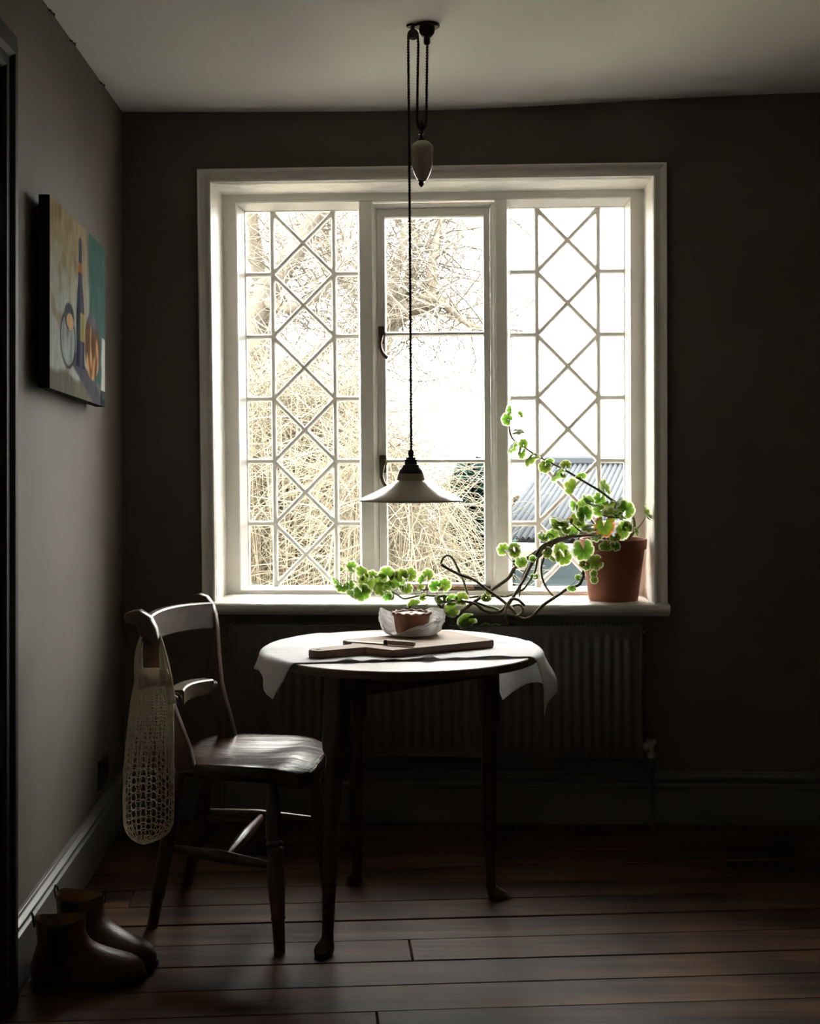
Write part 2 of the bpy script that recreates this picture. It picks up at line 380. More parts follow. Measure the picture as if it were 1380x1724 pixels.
# ---- door at the left edge
door = thing('door_1', 'pale grey door in a dark moulded casing beside the boots', 'door', WL(DY1, 0, 0), kind='structure')
mb = MB(); cas = [(0, 0), (.012, .0), (.020, .008), (.020, .030), (.030, .040), (.030, .062), (.022, .070), (.022, .088), (0, .092)]
# casing: profile (out from wall, width) swept up the far side, across the head and down the near side
def cas_loop(kind):
    out = []
    for d, wd in cas:
        if kind == 0: out.append(WL(DY1+wd, d, 0))
        if kind == 1: out.append(WL(DY1+wd, d, DZ+wd))
        if kind == 2: out.append(WL(DY0-wd, d, DZ+wd))
        if kind == 3: out.append(WL(DY0-wd, d, 0))
    return out
mb.loops([cas_loop(i) for i in range(4)]); part('casing', mb, M['casing'], door, label='dark moulded door casing')
mb = MB(); box_l(mb, DY1-.03, DY1, -.15, .004, 0, DZ); box_l(mb, DY0, DY0+.03, -.15, .004, 0, DZ); box_l(mb, DY0+.03, DY1-.03, -.15, .004, DZ-.03, DZ)
part('jamb', mb, M['casing'], door)
mb = MB(); box_l(mb, DY0+.032, DY1-.032, -.05, -.012, .005, DZ-.032)
leaf = part('door_leaf', mb, M['door'], door, bevel=.002)
for (a, b, z0, z1) in ((.12, .38, .2, .85), (.44, .70, .2, .85), (.12, .38, 1.0, 1.85), (.44, .70, 1.0, 1.85)):
    mb = MB(); box_l(mb, DY0+a, DY0+b, -.012, -.004, z0, z1); part('panel', mb, M['door'], leaf, bevel=.006)
mb = MB(); k0 = WL(DY0+.09, -.012, .98); mb.lathe(k0, k0+LN*.06, [(0, .022), (.1, .022), (.12, .01), (.5, .01), (.6, .022), (.85, .026), (1, .012)]); part('knob', mb, M['bronze'], leaf, smooth=True)

# ------------------------------------------------------------------ window
win = thing('window_1', 'white painted three-light window with diamond lattice side lights', 'window', W(0, -.2, ZB), kind='structure')
def ring(ul, ur, zb, zt, prof, closed=True, PW=WW):
    """profile (w outwards from the rectangle, d) swept round it with mitres"""
    mb = MB(); out = []
    for w_, d in prof: pass
    cor = [(-1, -1, ul, zb), (-1, 1, ul, zt), (1, 1, ur, zt), (1, -1, ur, zb)]
    ls = []
    for su, sz, u, z in cor:
        ls.append([PW(u+su*w_, d, z+(sz*w_ if (closed or sz > 0) else 0)) for w_, d in prof])
    if closed:
        ls.append(ls[0]); mb.loops(ls, False, False)
    else: mb.loops(ls)
    return mb
aw = UL-wp(332, 306, .02)[0]
part('architrave', ring(UL, UR, ZB-.002, ZTOP, [(0, -.02), (0, .022), (.008, .024), (.012, .016), (.022, .012), (.032, .018), (.035, .028), (aw-.002, .030), (aw, .026), (aw, 0)], False), M['white'], win, bevel=.0015, seg=1)
part('reveal_lining', ring(UL, UR, ZB-.02, ZTOP, [(0, .012), (0, -.295), (g, -.295), (g, .012)], False), M['white'], win)
# sill with rounded nose
su0, su1 = wp(341, 1015, .05)[0], wp(1128, 1015, .05)[0]
prof = [(-.30, ZB), (.040, ZB-.004)]+[(.040+.016*sin(a), ZB-.020+.016*cos(a)) for a in [PI*i/8 for i in range(0, 9)]]+[(.03, ZB-.042), (-.0, ZB-.044), (-.30, ZB-.044)]
prof2 = [(min(d, 0.0), z) for d, z in prof]
mb = MB(); mb.loops([[W(u, d, z) for d, z in prof] for u in (UL+.003, UR-.003)])
mb.loops([[W(u, max(d, .0005), z) for d, z in prof] for u in (su0, su1)])
part('sill', mb, M['white'], win, label='white window board with a rounded nose')
# outer frame
FD = -.20
fl, fr_ = wp(374, 660, FD)[0], wp(1083, 660, FD)[0]
ft, fb = wp(728, 325, FD)[1], ZB
ol, orr = wp(398, 660, FD)[0], wp(1061, 660, FD)[0]
ot = wp(728, 338, FD)[1]; ob = wp(728, 994.5, FD)[1]
fw = ol-UL
part('frame', ring(ol, orr, ob, ot, [(0, FD-.004), (0, FD-.095), (ol-UL+.002, FD-.095), (ol-UL+.002, FD+.012), (ol-fl+.004, FD+.012), (ol-fl, FD), (.004, FD)]), M['white'], win)
m1a, m1b = wp(603.5, 660, FD)[0], wp(627, 660, FD)[0]
m2a, m2b = wp(832, 660, FD)[0], wp(853, 660, FD)[0]
for a, b in ((m1a, m1b), (m2a, m2b)):
    mb = MB(); c = .004
    pr = [(a, FD-.095), (a, FD-c), (a+c, FD), (b-c, FD), (b, FD-c), (b, FD-.095)]
    mb.loops([[WW(u, d, z) for u, d in pr] for z in (ob, ot)]); part('mullion', mb, M['white'], win)
def bar(p, q, wd, d0, d1, sq=None):
    """glazing bar between two (u,z) points: bevelled front ridge, flat back"""
    p, q = V(p), V(q); t = (q-p).normalized(); n = V((-t.y, t.x)); mb = MB(); ls = []
    for e in (p, q):
        ls.append([WW((e+n*s).x, d, (e+n*s).y) for s, d in ((-wd, d0), (-wd, d0+.004), (-wd*.45, d1), (wd*.45, d1), (wd, d0+.004), (wd, d0))])
    mb.loops(ls); return mb
def pane(poly, d, parent):
    mb = MB(); a = [WW(u, d, z) for u, z in poly]; mb.prism(a, -N*.003); return part('pane', mb, M['glass'], parent)
def shrink(poly, s):
    c = V((0, 0))
    for p in poly: c += V(p)
    c /= len(poly); return [c+(V(p)-c)*(1-s) for p in poly]
GD = -.272
def fixed_light(xa, xb, gxa, gxb, v1, v2, name):
    a, b = wp(xa, 660, FD)[0], wp(xb, 660, FD)[0]
    ga, gb = wp(gxa, 660, GD)[0], wp(gxb, 660, GD)[0]
    gt, gb_ = wp(690, 354, GD)[1], wp(690, 987, GD)[1]
    sw = ga-a; 
    mb = MB(); ls = []
    prof = lambda o, i: None
    cor = [((a, ob), (ga, gb_)), ((a, ot), (ga, gt)), ((b, ot), (gb, gt)), ((b, ob), (gb, gb_))]
    for (o_, i_) in cor+[cor[0]]:
        o_, i_ = V(o_), V(i_); mid = lerp(o_, i_, .80)
        ls.append([WW(o_.x, FD-.012, o_.y), WW(mid.x, GD+.016, mid.y), WW(mid.x, GD+.010, mid.y), WW(i_.x, GD+.006, i_.y), WW(i_.x, GD-.02, i_.y), WW(o_.x, GD-.02, o_.y)])
    mb.loops(ls, False, False)
    L_ = part(name, mb, M['white'], win)
    c1, c2 = wp(v1, 660, GD)[0], wp(v2, 660, GD)[0]
    H = (gt-gb_)/6; zs = [gb_+H*i for i in range(7)]; B = .0090
    for c in (c1, c2): part('glazing_bar', bar((c, gb_), (c, gt), B, GD-.008, GD+.004), M['white'], L_)
    for z in zs[1:-1]:
        part('glazing_bar', bar((ga, z), (c1, z), B, GD-.008, GD+.0032), M['white'], L_)
        part('glazing_bar', bar((c2, z), (gb, z), B, GD-.008, GD+.0032), M['white'], L_)
    for i in range(6):
        for p, q in (((c1, zs[i]), (c2, zs[i+1])), ((c1, zs[i+1]), (c2, zs[i]))):
            part('glazing_bar', bar(p, q, B*.9, GD-.008, GD+.0026), M['white'], L_)
    cm = (c1+c2)/2
    for i in range(6):
        z0, z1 = zs[i], zs[i+1]; zm = (z0+z1)/2
        pane([(ga, z0), (c1, z0), (c1, z1), (ga, z1)], GD, L_); pane([(c2, z0), (gb, z0), (gb, z1), (c2, z1)], GD, L_)
        pane([(c1, z0), (cm, zm), (c1, z1)], GD, L_); pane([(c2, z0), (c2, z1), (cm, zm)], GD, L_)
        if i < 5: pane([(cm, zm), (c2, z1), (cm, zm+H), (c1, z1)], GD, L_)
    pane([(c1, zs[0]), (c2, zs[0]), (cm, zs[0]+H/2)], GD, L_); pane([(c1, zs[6]), (cm, zs[6]-H/2), (c2, zs[6])], GD, L_)
    return L_
fixed_light(398, 603.5, 413, 601, 457, 561, 'lattice_light')
fixed_light(853, 1061, 859, 1049, 902.5, 1006.5, 'lattice_light')
# opening casement
cl, cr_ = wp(628, 660, FD)[0], wp(831, 660, FD)[0]
CD = -.225
sl_, sr_ = wp(634, 660, CD)[0], wp(824, 660, CD)[0]; st_, sb_ = wp(728, 351, CD)[1], wp(728, 992, CD)[1]
gl_, gr_ = wp(648, 660, CD)[0], wp(812, 660, CD)[0]; gt_, gb2 = wp(728, 366, CD)[1], wp(728, 982, CD)[1]
mb = MB(); ls = []
cor = [((sl_, sb_), (gl_, gb2)), ((sl_, st_), (gl_, gt_)), ((sr_, st_), (gr_, gt_)), ((sr_, sb_), (gr_, gb2))]
for o_, i_ in cor+[cor[0]]:
    o_, i_ = V(o_), V(i_); e = (o_-i_)*.12
    ls.append([WW(o_.x, CD-.03, o_.y), WW(o_.x, CD, o_.y), WW(i_.x+e.x, CD, i_.y+e.y), WW(i_.x, CD-.008, i_.y), WW(i_.x, CD-.03, i_.y)])
mb.loops(ls, False, False); cas_ = part('casement', mb, M['white'], win)
# stop bead between frame and casement
part('stop_bead', ring(sl_-.001, sr_+.001, sb_-.001, st_+.001, [(0, CD-.004), (0, CD-.03), (.014, CD-.03), (.014, FD-.004), (.0125, FD-.004)]), M['white'], win)
zb1, zb2 = wp(690, 562, CD)[1], wp(690, 776, CD)[1]
for z in (zb1, zb2): part('glazing_bar', bar((gl_, z), (gr_, z), .0085, CD-.026, CD-.002), M['white'], cas_)
for z0, z1 in ((gb2, zb2), (zb2, zb1), (zb1, gt_)): pane([(gl_, z0), (gr_, z0), (gr_, z1), (gl_, z1)], CD-.018, cas_)
for (hx, hy) in ((640.5, 562), (641, 779)):
    u0, z0 = wp(hx, hy, CD); mb = MB()
    mb.box((u0-.012, CD, z0-.034), (u0+.012, CD+.006, z0+.026), lambda v: WW(v.x, v.y, v.z))
    h_ = part('handle_plate', mb, M['handle'], cas_, bevel=.003)
    mb = MB(); mb.lathe(WW(u0+.002, CD+.004, z0), WW(u0+.002, CD+.034, z0), [(0, .012), (.3, .012), (.4, .008), (1, .009)], 12)
    pts = [(.002, .030, .004), (.0005, .034, -.012), (-.004, .035, -.03), (-.003, .035, -.05), (.004, .035, -.066), (.013, .034, -.078), (.021, .033, -.083)]
    mb.tube([WW(u0+a*(1 if hy < 700 else .85), CD+b, z0+c) for a, b, c in pts], [.006, .007, .007, .0065, .006, .0065, .007], 8)
    part('handle_lever', mb, M['handle'], cas_, smooth=True)
# worn bottom strip of the casement: bare split wood
u0, u1 = wp(690, 986, CD)[0], wp(823, 986, CD)[0]; zc = wp(760, 988.5, CD)[1]; random.seed(5)
segs = [u0, lerp(u0, u1, .18), lerp(u0, u1, .55), lerp(u0, u1, .78), u1]
M['bare'] = wood('bare_split_wood', (.20, .10, .045), (.50, .31, .16), .7, 0, 9, .3)
M['dirt'] = mat('dark_rot', (.05, .04, .03), .9, .5, 40)
for i, (a, b) in enumerate(zip(segs, segs[1:])):
    mb = MB(); h = .008+.004*random.random()
    mb.box((a, CD+.001, zc-h*.6), (b-.002, CD+.012+.004*random.random(), zc+h*.5), lambda v: WW(v.x, v.y, v.z))
    part('bare_wood_strip', mb, M['bare'] if i < 3 else M['dirt'], cas_, bevel=.001, label='bare split wood strip')

# ------------------------------------------------------------------ radiator
ru0, ru1 = wp(384, 1160, .10)[0], wp(1082, 1160, .10)[0]; rz1, rz0 = wp(730, 1056, .10)[1], wp(730, 1277, .10)[1]
rad = thing('radiator', 'grey-brown ribbed panel radiator under the window', 'radiator', W((ru0+ru1)/2, .07, rz0))
mb = MB(); rows = []; n = 40; pitch = (ru1-ru0-.05)/n
zsr = [(rz0, 0), (rz0+.003, .004), (rz0+.028, .004), (rz0+.040, 1), (rz1-.050, 1), (rz1-.038, .004), (rz1-.004, .004), (rz1, 0)]
us = [ru0+.002, ru0+.02]
fl_ = [0, 0]
for i in range(n):
    c = ru0+.025+pitch*i
    us += [c+pitch*.08, c+pitch*.30, c+pitch*.62, c+pitch*.84]; fl_ += [0, 1, 1, 0]
us += [ru1-.02, ru1-.002]; fl_ += [0, 0]
for z, k in zsr:
    rows.append([W(u, (.090 if k else .082)+(.010*f_*(1 if k == 1 else 0)), z) for u, f_ in zip(us, fl_)])
mb.grid(rows); part('front_panel', mb, M['rad'], rad, smooth=True, angle=50)
mb = MB(); mb.box((ru0+.004, .028, rz0+.004), (ru1-.004, .040, rz1-.006), lambda v: W(*v)); part('back_panel', mb, M['rad'], rad)
for a, b in ((ru0-.001, ru0+.010), (ru1-.010, ru1+.001)):
    mb = MB(); mb.box((a, .026, rz0), (b, .0935, rz1+.004), lambda v: W(*v)); part('end_panel', mb, M['rad'], rad, bevel=.003)
mb = MB()
mb.box((ru0, .082, rz1-.006), (ru1, .093, rz1+.003), lambda v: W(*v)); mb.box((ru0, .026, rz1-.006), (ru1, .034, rz1+.003), lambda v: W(*v))
nb = 96
for i in range(nb+1):
    u = ru0+.012+(ru1-ru0-.024)*i/nb
    mb.add([W(u+s+sk, d, z) for s in (0, .0045) for d, sk in ((.034, .012), (.082, 0)) for z in (rz1-.003, rz1+.002)],
           [(0, 1, 3, 2), (4, 6, 7, 5), (0, 4, 5, 1), (2, 3, 7, 6), (0, 2, 6, 4), (1, 5, 7, 3)])
part('top_grille', mb, M['rad'], rad)
vu, vz = wp(1096, 1258, .065)
mb = MB(); mb.lathe(W(ru1-.002, .06, vz), W(vu+.004, .06, vz), [(0, .008), (.3, .008), (.32, .014), (.6, .014), (.62, .009), (1, .010)], 12)
mb.lathe(W(vu, .06, vz-.034), W(vu, .06, vz+.014), [(0, .013), (.3, .013), (.32, .009), (.75, .010), (1, .010)], 12)
mb.lathe(W(vu, .06, vz+.010), W(vu, .06, vz+.024), [(0, .012), (.1, .017), (.9, .017), (1, .014)], 12); part('valve', mb, M['chrome'], rad, smooth=True)
mb = MB(); mb.tube([W(vu+.002, .06, vz-.03), W(vu+.003, .06, .18), W(vu+.006, .06, .001)], .0085, 12); part('pipe', mb, M['rad'], rad, smooth=True)
pu = wp(374, 1350, .06)[0]
mb = MB(); mb.tube([W(ru0+.01, .06, vz), W(pu-.0, .06, vz), W(pu, .06, vz-.02), W(pu, .06, .001)], .0075, 12); part('pipe', mb, M['rad'], rad, smooth=True)
mb = MB(); q = W(ru1, .05, rz1-.02); mb.lathe(q, q+U*.012, [(0, .007), (.5, .007), (.6, .004), (1, .004)], 10); part('bleed_valve', mb, M['chrome'], rad)
for u in (ru0+.2, ru1-.2):
    mb = MB(); mb.box((u-.015, 0, rz0+.1), (u+.015, .03, rz1-.05), lambda v: W(*v)); part('wall_bracket', mb, M['rad'], rad)

# ------------------------------------------------------------------ pendant lamp with rise-and-fall weight
LY = 3.44
lamp = thing('pendant_lamp', 'cream enamel coolie pendant lamp with porcelain counterweight on twisted cords', 'lamp', px(691, 842, LY))
def lz(y): return HC-(y-CY)/F*LY
def lx(x): return (x-CX)/F*LY
zc = ceil_z(lx(718))
mb = MB()
def disc(cx, r, z0, z1, prof=None, mbx=None): mbx.lathe((cx, LY, z1), (cx, LY, z0), prof or [(0, r), (.7, r), (1, r*.9)], 24)
disc(lx(718.5), .033, zc-.007, zc+.003, mbx=mb); disc(lx(694), .016, zc-.006, zc+.003, mbx=mb)
mb.lathe((lx(718.5), LY, zc-.005), (lx(718.5), LY, zc-.052), [(0, .020), (.15, .021), (.35, .019), (.55, .012), (.6, .007), (.62, .0085), (.9, .0085), (1, .005)], 20)
part('ceiling_rose', mb, M['bronze'], lamp, smooth=True)
pzc = lz(58); pr = lx(703)-lx(695)
mb = MB(); mb.tube([(lx(694), LY, zc-.004), (lx(694), LY, zc-.014), (lx(694.5), LY, pzc+.012)], [.006, .004, .006], 8)
mb.lathe((lx(695), LY-.008, pzc), (lx(695), LY+.008, pzc), [(0, .012), (.2, .0135), (.5, .010), (.8, .0135), (1, .012)], 20)
for s in (-1, 1): mb.box((lx(695)-.004, LY+s*.010-.0015, pzc-.006), (lx(695)+.004, LY+s*.010+.0015, pzc+.022))
part('pulley', mb, M['bronze'], lamp, smooth=True)
def twisted(pts, name='cord'):
    """two strands wound round each other"""
    d = []; pts = [V(p) for p in pts]
    L_ = 0; path = []
    for p, q in zip(pts, pts[1:]):
        k = max(2, int((q-p).length/.0035)); path += [p.lerp(q, i/k) for i in range(k)]
    path.append(pts[-1]); mb = MB()
    for s in (0, PI):
        st = []; a = s; pp = path[0]
        for p in path:
            a += (p-pp).length/.0145*2*PI; pp = p; st.append(p+V((cos(a), sin(a), 0))*.0020)
        mb.tube(st, .0022, 5)
    part(name, mb, M['cord'], lamp, smooth=True)
arc = [(lx(695)+.0115*cos(a), LY, pzc+.0115*sin(a)) for a in [PI*(1-i/8) for i in range(9)]]
wzp = lz(213); wxp = lx(709)
twisted([(lx(692), LY, lz(757)), (lx(689.5), LY, lz(350)), (lx(687), LY, lz(70))]+arc+[(lx(704), LY, lz(75)), (lx(702.5), LY, lz(150)), (lx(702), LY, lz(200)), (lx(703.5), LY, lz(214))])
twisted([(lx(719), LY, zc-.05), (lx(718), LY, lz(150)), (lx(717.5), LY, lz(200)), (lx(715.5), LY, lz(213)), (lx(711), LY, lz(218)), (lx(706), LY, lz(217)), (lx(703.5), LY, lz(213))])
# counterweight
wt = thing_w = None
mb = MB(); pf = [(237, 6), (238, 9), (241, 14), (245, 18.5), (249, 19.5), (254, 19.5), (256, 18.6), (265, 18.4), (280, 17), (290, 14.5), (298, 11), (304, 7), (306, 5)]
mb.lathe((lx(710.5), LY, lz(237)), (lx(710.5), LY, lz(306)), [((y-237)/69, r*LY/F) for y, r in pf], 32)
wt = part('counterweight', mb, M['cream'], lamp, smooth=True, label='cream porcelain urn counterweight', angle=180)
mb = MB(); mb.lathe((lx(709.5), LY, lz(238)), (lx(708.5), LY, lz(222)), [(0, .009), (.25, .009), (.3, .004), (.7, .004), (.75, .007), (1, .006)], 14)
mb.lathe((wxp, LY-.006, wzp), (wxp, LY+.006, wzp), [(0, .009), (.2, .0105), (.5, .0075), (.8, .0105), (1, .009)], 18)
for s in (-1, 1): mb.tube([(lx(708.5), LY+s*.008, lz(225)), (wxp, LY+s*.009, wzp), (wxp, LY+s*.007, wzp+.012)], .003, 6)
part('weight_pulley', mb, M['bronze'], wt, smooth=True)
mb = MB(); mb.lathe((lx(709), LY, lz(303)), (lx(709), LY, lz(315)), [(0, .0095), (.2, .0095), (.3, .006), (.5, .0075), (.75, .006), (1, .002)], 14); part('finial', mb, M['bronze'], wt, smooth=True)
# shade and holder
pf = [(797, 21.5), (800, 22.5), (808.5, 24.5), (809.3, 25.5), (818, 42), (826, 58), (833, 72), (838.5, 83.5), (841, 87), (843.2, 87.6), (843.6, 86), (841, 84.5), (836, 74), (828, 58), (819, 41), (811, 24), (801, 20), (798, 18)]
mb = MB(); ax = lx(691.5)
n = 72; ls = []
for y, r in pf: ls.append([V((ax+r*LY/F*cos(2*PI*j/n), LY+r*LY/F*sin(2*PI*j/n), lz(y))) for j in range(n)])
mb.loops(ls, False, False)
sh = part('lamp_shade', mb, M['shade'], lamp, smooth=True, angle=25, label='cream enamel coolie shade')
pf = [(757, 3), (758, 4.5), (763, 5), (767, 4.6), (768, 4), (769.5, 4.2), (770, 8.3), (773, 8.3), (773.5, 11.5), (775, 11.5), (775.5, 10.8), (782, 10.8), (782.5, 14), (784.5, 14.5), (786, 15.5), (791, 19.5), (792, 20), (797.5, 21.6)]
mb = MB(); mb.lathe((ax, LY, lz(757)), (ax, LY, lz(797.5)), [((y-757)/40.5, r*LY/F) for y, r in pf], 32); part('lamp_holder', mb, M['black'], lamp, smooth=True)
mb = MB(); mb.lathe((ax, LY, lz(799)), (ax, LY, lz(838)), [(0, .013), (.4, .013), (.45, .016), (.7, .026), (.9, .022), (1, .004)], 20); part('bulb', mb, mat('frosted_bulb', (.7, .7, .68), .3), lamp, smooth=True)

# ------------------------------------------------------------------ painting on the left wall
def YL(x, t): return (.7711-t)/((CX-x)/F-.0378)
T0 = .046
ya, yb = YL(83.5, T0), YL(176.5, T0)
def zl(y, Y): return HC-(y-CY)/F*Y
za1, za0 = zl(327, ya), zl(653, ya); zb1_, zb0_ = zl(417, YL(173.5, T0)), zl(685.5, YL(179, T0))
pic = thing('painting', 'unframed still-life canvas of a bottle, jug and loaf on the left wall', 'painting', WL((ya+yb)/2, .02, (za0+zb0_)/2))
def PP(s, t, v): return WL(lerp(ya, yb, s), t, lerp(lerp(za0, zb0_, s), lerp(za1, zb1_, s), v))
mb = MB()
mb.add([PP(s, t, v) for s in (0, 1) for t in (.020, T0-.0005) for v in (0, 1)], [(0, 1, 3, 2), (4, 6, 7, 5), (0, 4, 5, 1), (2, 3, 7, 6), (0, 2, 6, 4), (1, 5, 7, 3)])
part('canvas_edge', mb, mat('dark_canvas_edge', (.022, .028, .026), .8, .4, 30, spec=.1), pic)
mb = MB(); mb.tube([PP(.5, .02, .98), PP(.5, .001, 1.03)], .003, 6); part('hook', mb, M['bronze'], pic)
NX, NZ = 150, 110
def srgb(r, g_, b): return V(tuple(((c/255+.055)/1.055)**2.4 if c > 10 else c/255/12.92 for c in (r, g_, b)))
def paint_col(s, v):
    n1 = noise.noise(V((s*5, v*3, .3))); n2 = noise.noise(V((s*22, v*7, 4))); n3 = noise.noise(V((s*9, v*9, 8)))
    warm = srgb(168, 152, 112); grey = srgb(172, 176, 166); teal = srgb(82, 118, 112); mauve = srgb(112, 112, 124)
    c = grey.lerp(warm, sm(.45, .95, v+.25*n1))
    c = c.lerp(srgb(150, 125, 80), .55*sm(.05, .5, n3+.3*(v-.4)))
    c = c.lerp(teal, sm(.60, .70, s+.06*n1))
    c = c.lerp(srgb(172, 152, 128), .7*sm(.535, .56, s+.02*n2)*(1-sm(.60, .66, s))*sm(.35, .5, v))
    # table front, lower strip
    c = c.lerp(srgb(120, 118, 104), sm(.13, .09, v+.03*n1)*(1-sm(.9, 1, s)))
    # tray: slanted bluish band to the lower right
    d = (v-(.30-.42*(s-.2)))
    c = c.lerp(mauve*.75, sm(.075, .05, abs(d))*sm(.2, .26, s)*(1-sm(.9, .93, s)))
    c = c.lerp(srgb(150, 152, 158), .8*sm(.018, .008, abs(d-.055))*sm(.2, .24, s)*(1-sm(.5, .55, s)))
    # bottle
    cx = .505; hw = interp([(.18, .075), (.46, .075), (.60, .055), (.68, .036), (.80, .030), (.90, .028), (.92, .018)], v)
    if .18 < v < .925:
        m = sm(hw+.006, hw-.006, abs(s-cx))
        bc = srgb(98, 96, 116).lerp(srgb(70, 74, 92), sm(.0, .05, abs(s-cx-.02)))+V((.02, .02, .02))*n2
        if .72 < v < .78: bc = srgb(176, 112, 60)
        c = c.lerp(bc, m)
    if .33 < v < .50 and .50 < s < .585: c = c.lerp(srgb(166, 158, 84), .9)
    # jug with a round opening
    e = ((s-.29)/.125)**2+((v-.30)/.15)**2
    c = c.lerp(srgb(150, 158, 158)*(1+.4*n2), sm(1.1, .9, e)); c = c.lerp(srgb(56, 64, 72), .8*sm(.22, .06, abs(e-1)))
    e = ((s-.31)/.085)**2+((v-.43)/.075)**2; c = c.lerp(srgb(90, 98, 98), sm(1.15, .9, e))
    e = ((s-.325)/.06)**2+((v-.405)/.045)**2; c = c.lerp(srgb(206, 166, 118), sm(1.15, .85, e))
    # loaf
    e = ((s-.735)/.15)**2+((v-.335)/.20)**2
    lc = srgb(120, 92, 70).lerp(srgb(206, 150, 92), sm(-.1, .5, n2+.7*(.33-v)*3)); lc = lc.lerp(mauve, sm(.40, .5, v+.1*n1))
    c = c.lerp(lc, sm(1.08, .92, e))
    # white cloth at the far lower edge
    d = s-(.93-.20*max(0, v-.02)+.18*max(0, v-.15)*1.2)
    if .04 < v < .42: c = c.lerp(srgb(190, 192, 184), sm(0, .03, d+.03*n2)*(1-sm(.99, 1.01, s)))
    if v < .10 and s > .9: c = c.lerp(srgb(40, 62, 62), .9)
    m_ = (c.x+c.y+c.z)/3; c = V((m_, m_, m_)).lerp(c, .72); c = V(tuple(max(.004, q)**1.1 for q in c))
    return c*(1+.16*n2)
mb = MB(); rows = [[PP(i/NX, T0, j/NZ) for i in range(NX+1)] for j in range(NZ+1)]; mb.grid(rows)
cv = part('painted_canvas', mb, M['paint'], pic, label='painted still life with dark bottle, jug and loaf')
ca = cv.data.color_attributes.new('Col', 'FLOAT_COLOR', 'POINT')
for j in range(NZ+1):
    for i in range(NX+1):
        c = paint_col(i/NX, j/NZ); ca.data[j*(NX+1)+i].color = (*c, 1)

# ------------------------------------------------------------------ wall socket and small ceiling clips
sk = thing('wall_socket', 'black double power socket low on the left wall', 'socket', WL(4.01, 0, .24))
mb = MB(); box_l(mb, 3.935, 4.085, 0, .009, .197, .283); plate = part('plate', mb, M['socket'], sk, bevel=.003)
for yy in (3.975, 4.045):
    mb = MB()
    for dy, dz, a, b in ((0, .012, .003, .006), (-.011, -.008, .005, .0025), (.011, -.008, .005, .0025)): box_l(mb, yy+dy-a, yy+dy+a, .0085, .0095, .232+dz-b, .232+dz+b)
    part('pin_slot', mb, M['under'], plate)
    mb = MB(); box_l(mb, yy-.006, yy+.006, .009, .013, .258, .274); part('switch', mb, M['socket'], plate, bevel=.001)
for i, (x, y, lb) in enumerate(((84, 22, 'small dark wire clip on the left wall beside the ceiling, farthest from the window'), (120, 73, 'small dark wire clip under the ceiling, between the two others'), (170, 143, 'small dark wire clip under the ceiling, nearest the corner'))):
    Y = .7711/((CX-x)/F-.0378); z = zl(y, Y)
    mb = MB(); mb.tube([WL(Y-.02, .0, z+.002), WL(Y-.02, .006, z), WL(Y+.02, .006, z), WL(Y+.025, .004, z+.014)], .0025, 6)
    tag(part('wire_clip', mb, M['bronze']), lb, 'clip', 'wire clips under the ceiling')

# ------------------------------------------------------------------ three-legged table
TC = V((-.022, 3.50, 0)); TR = .362; TZ = .683
table = thing('cricket_table', 'dark oak round three-legged table with pad feet', 'table', TC)
mb = MB(); mb.lathe(TC+V((0, 0, TZ-.021)), TC+V((0, 0, TZ)), [(0, TR-.006), (.2, TR-.001), (.6, TR), (.9, TR-.002), (1, TR-.005)], 72)
part('tabletop', mb, M['topwood'], table, smooth=True, angle=30)
legs = [((-.176, 3.255), (-.199, 3.205), -1.95), ((.207, 3.57), (.217, 3.585), -.12), ((-.150, 3.68), (-.147, 3.69), 2.0)]
tops = []
for (tx, ty), (fx, fy), ang in legs:
    top = V((tx, ty, TZ-.021)); ft = V((fx, fy, 0)); ax_ = (top-ft)
    mb = MB(); dirn = V((cos(ang), sin(ang), 0))
    R_ = Matrix.Rotation(math.atan2(ty-TC.y, tx-TC.x), 3, 'Z')
    ls = []
    def at(z): return ft+ax_*(z/(TZ-.021))
    hb = .026
    for z, h_, rd in ((TZ-.021, hb, .15), (.50, hb, .15), (.478, hb*.98, .3), (.468, hb*.88, .8)):
        l = []
        for j in range(24):
            a = 2*PI*(j+.5)/24; q = V((cos(a), sin(a), 0)); m_ = max(abs(q.x), abs(q.y)); q2 = q/m_
            l.append(at(z)+R_ @ (q2.lerp(q*1.05, rd)*h_))
        ls.append(l)
    for z, r in ((.462, .0205), (.44, .0215), (.34, .0205), (.22, .018), (.12, .0155), (.05, .0140), (.035, .0145)):
        ls.append([at(z)+R_ @ V((cos(2*PI*(j+.5)/24), sin(2*PI*(j+.5)/24), 0))*r for j in range(24)])
    # pad foot reaching outwards
    for z, r, e in ((.028, .017, .005), (.020, .022, .012), (.012, .024, .015), (.004, .022, .015), (.0005, .018, .014)):
        ls.append([at(z)+dirn*e+R_ @ V((cos(2*PI*(j+.5)/24), sin(2*PI*(j+.5)/24), 0))*r+dirn*max(0, (R_ @ V((cos(2*PI*(j+.5)/24), sin(2*PI*(j+.5)/24), 0))).dot(dirn))*e*.6 for j in range(24)])
    mb.loops(ls); part('leg', mb, M['dwood'], table, smooth=True, angle=45); tops.append(V((tx, ty, 0)))
for i in range(3):
    a, b = tops[i], tops[(i+1) % 3]; t = (b-a).normalized(); nn = V((-t.y, t.x, 0)); a = a+t*.02; b = b-t*.02
    mb = MB(); mb.add([p+nn*s+V((0, 0, z)) for p in (a, b) for s in (-.010, .010) for z in (.597, TZ-.0215)], [(0, 1, 3, 2), (4, 6, 7, 5), (0, 4, 5, 1), (2, 3, 7, 6), (0, 2, 6, 4), (1, 5, 7, 3)])
    part('apron', mb, M['dwood'], table, bevel=.002)

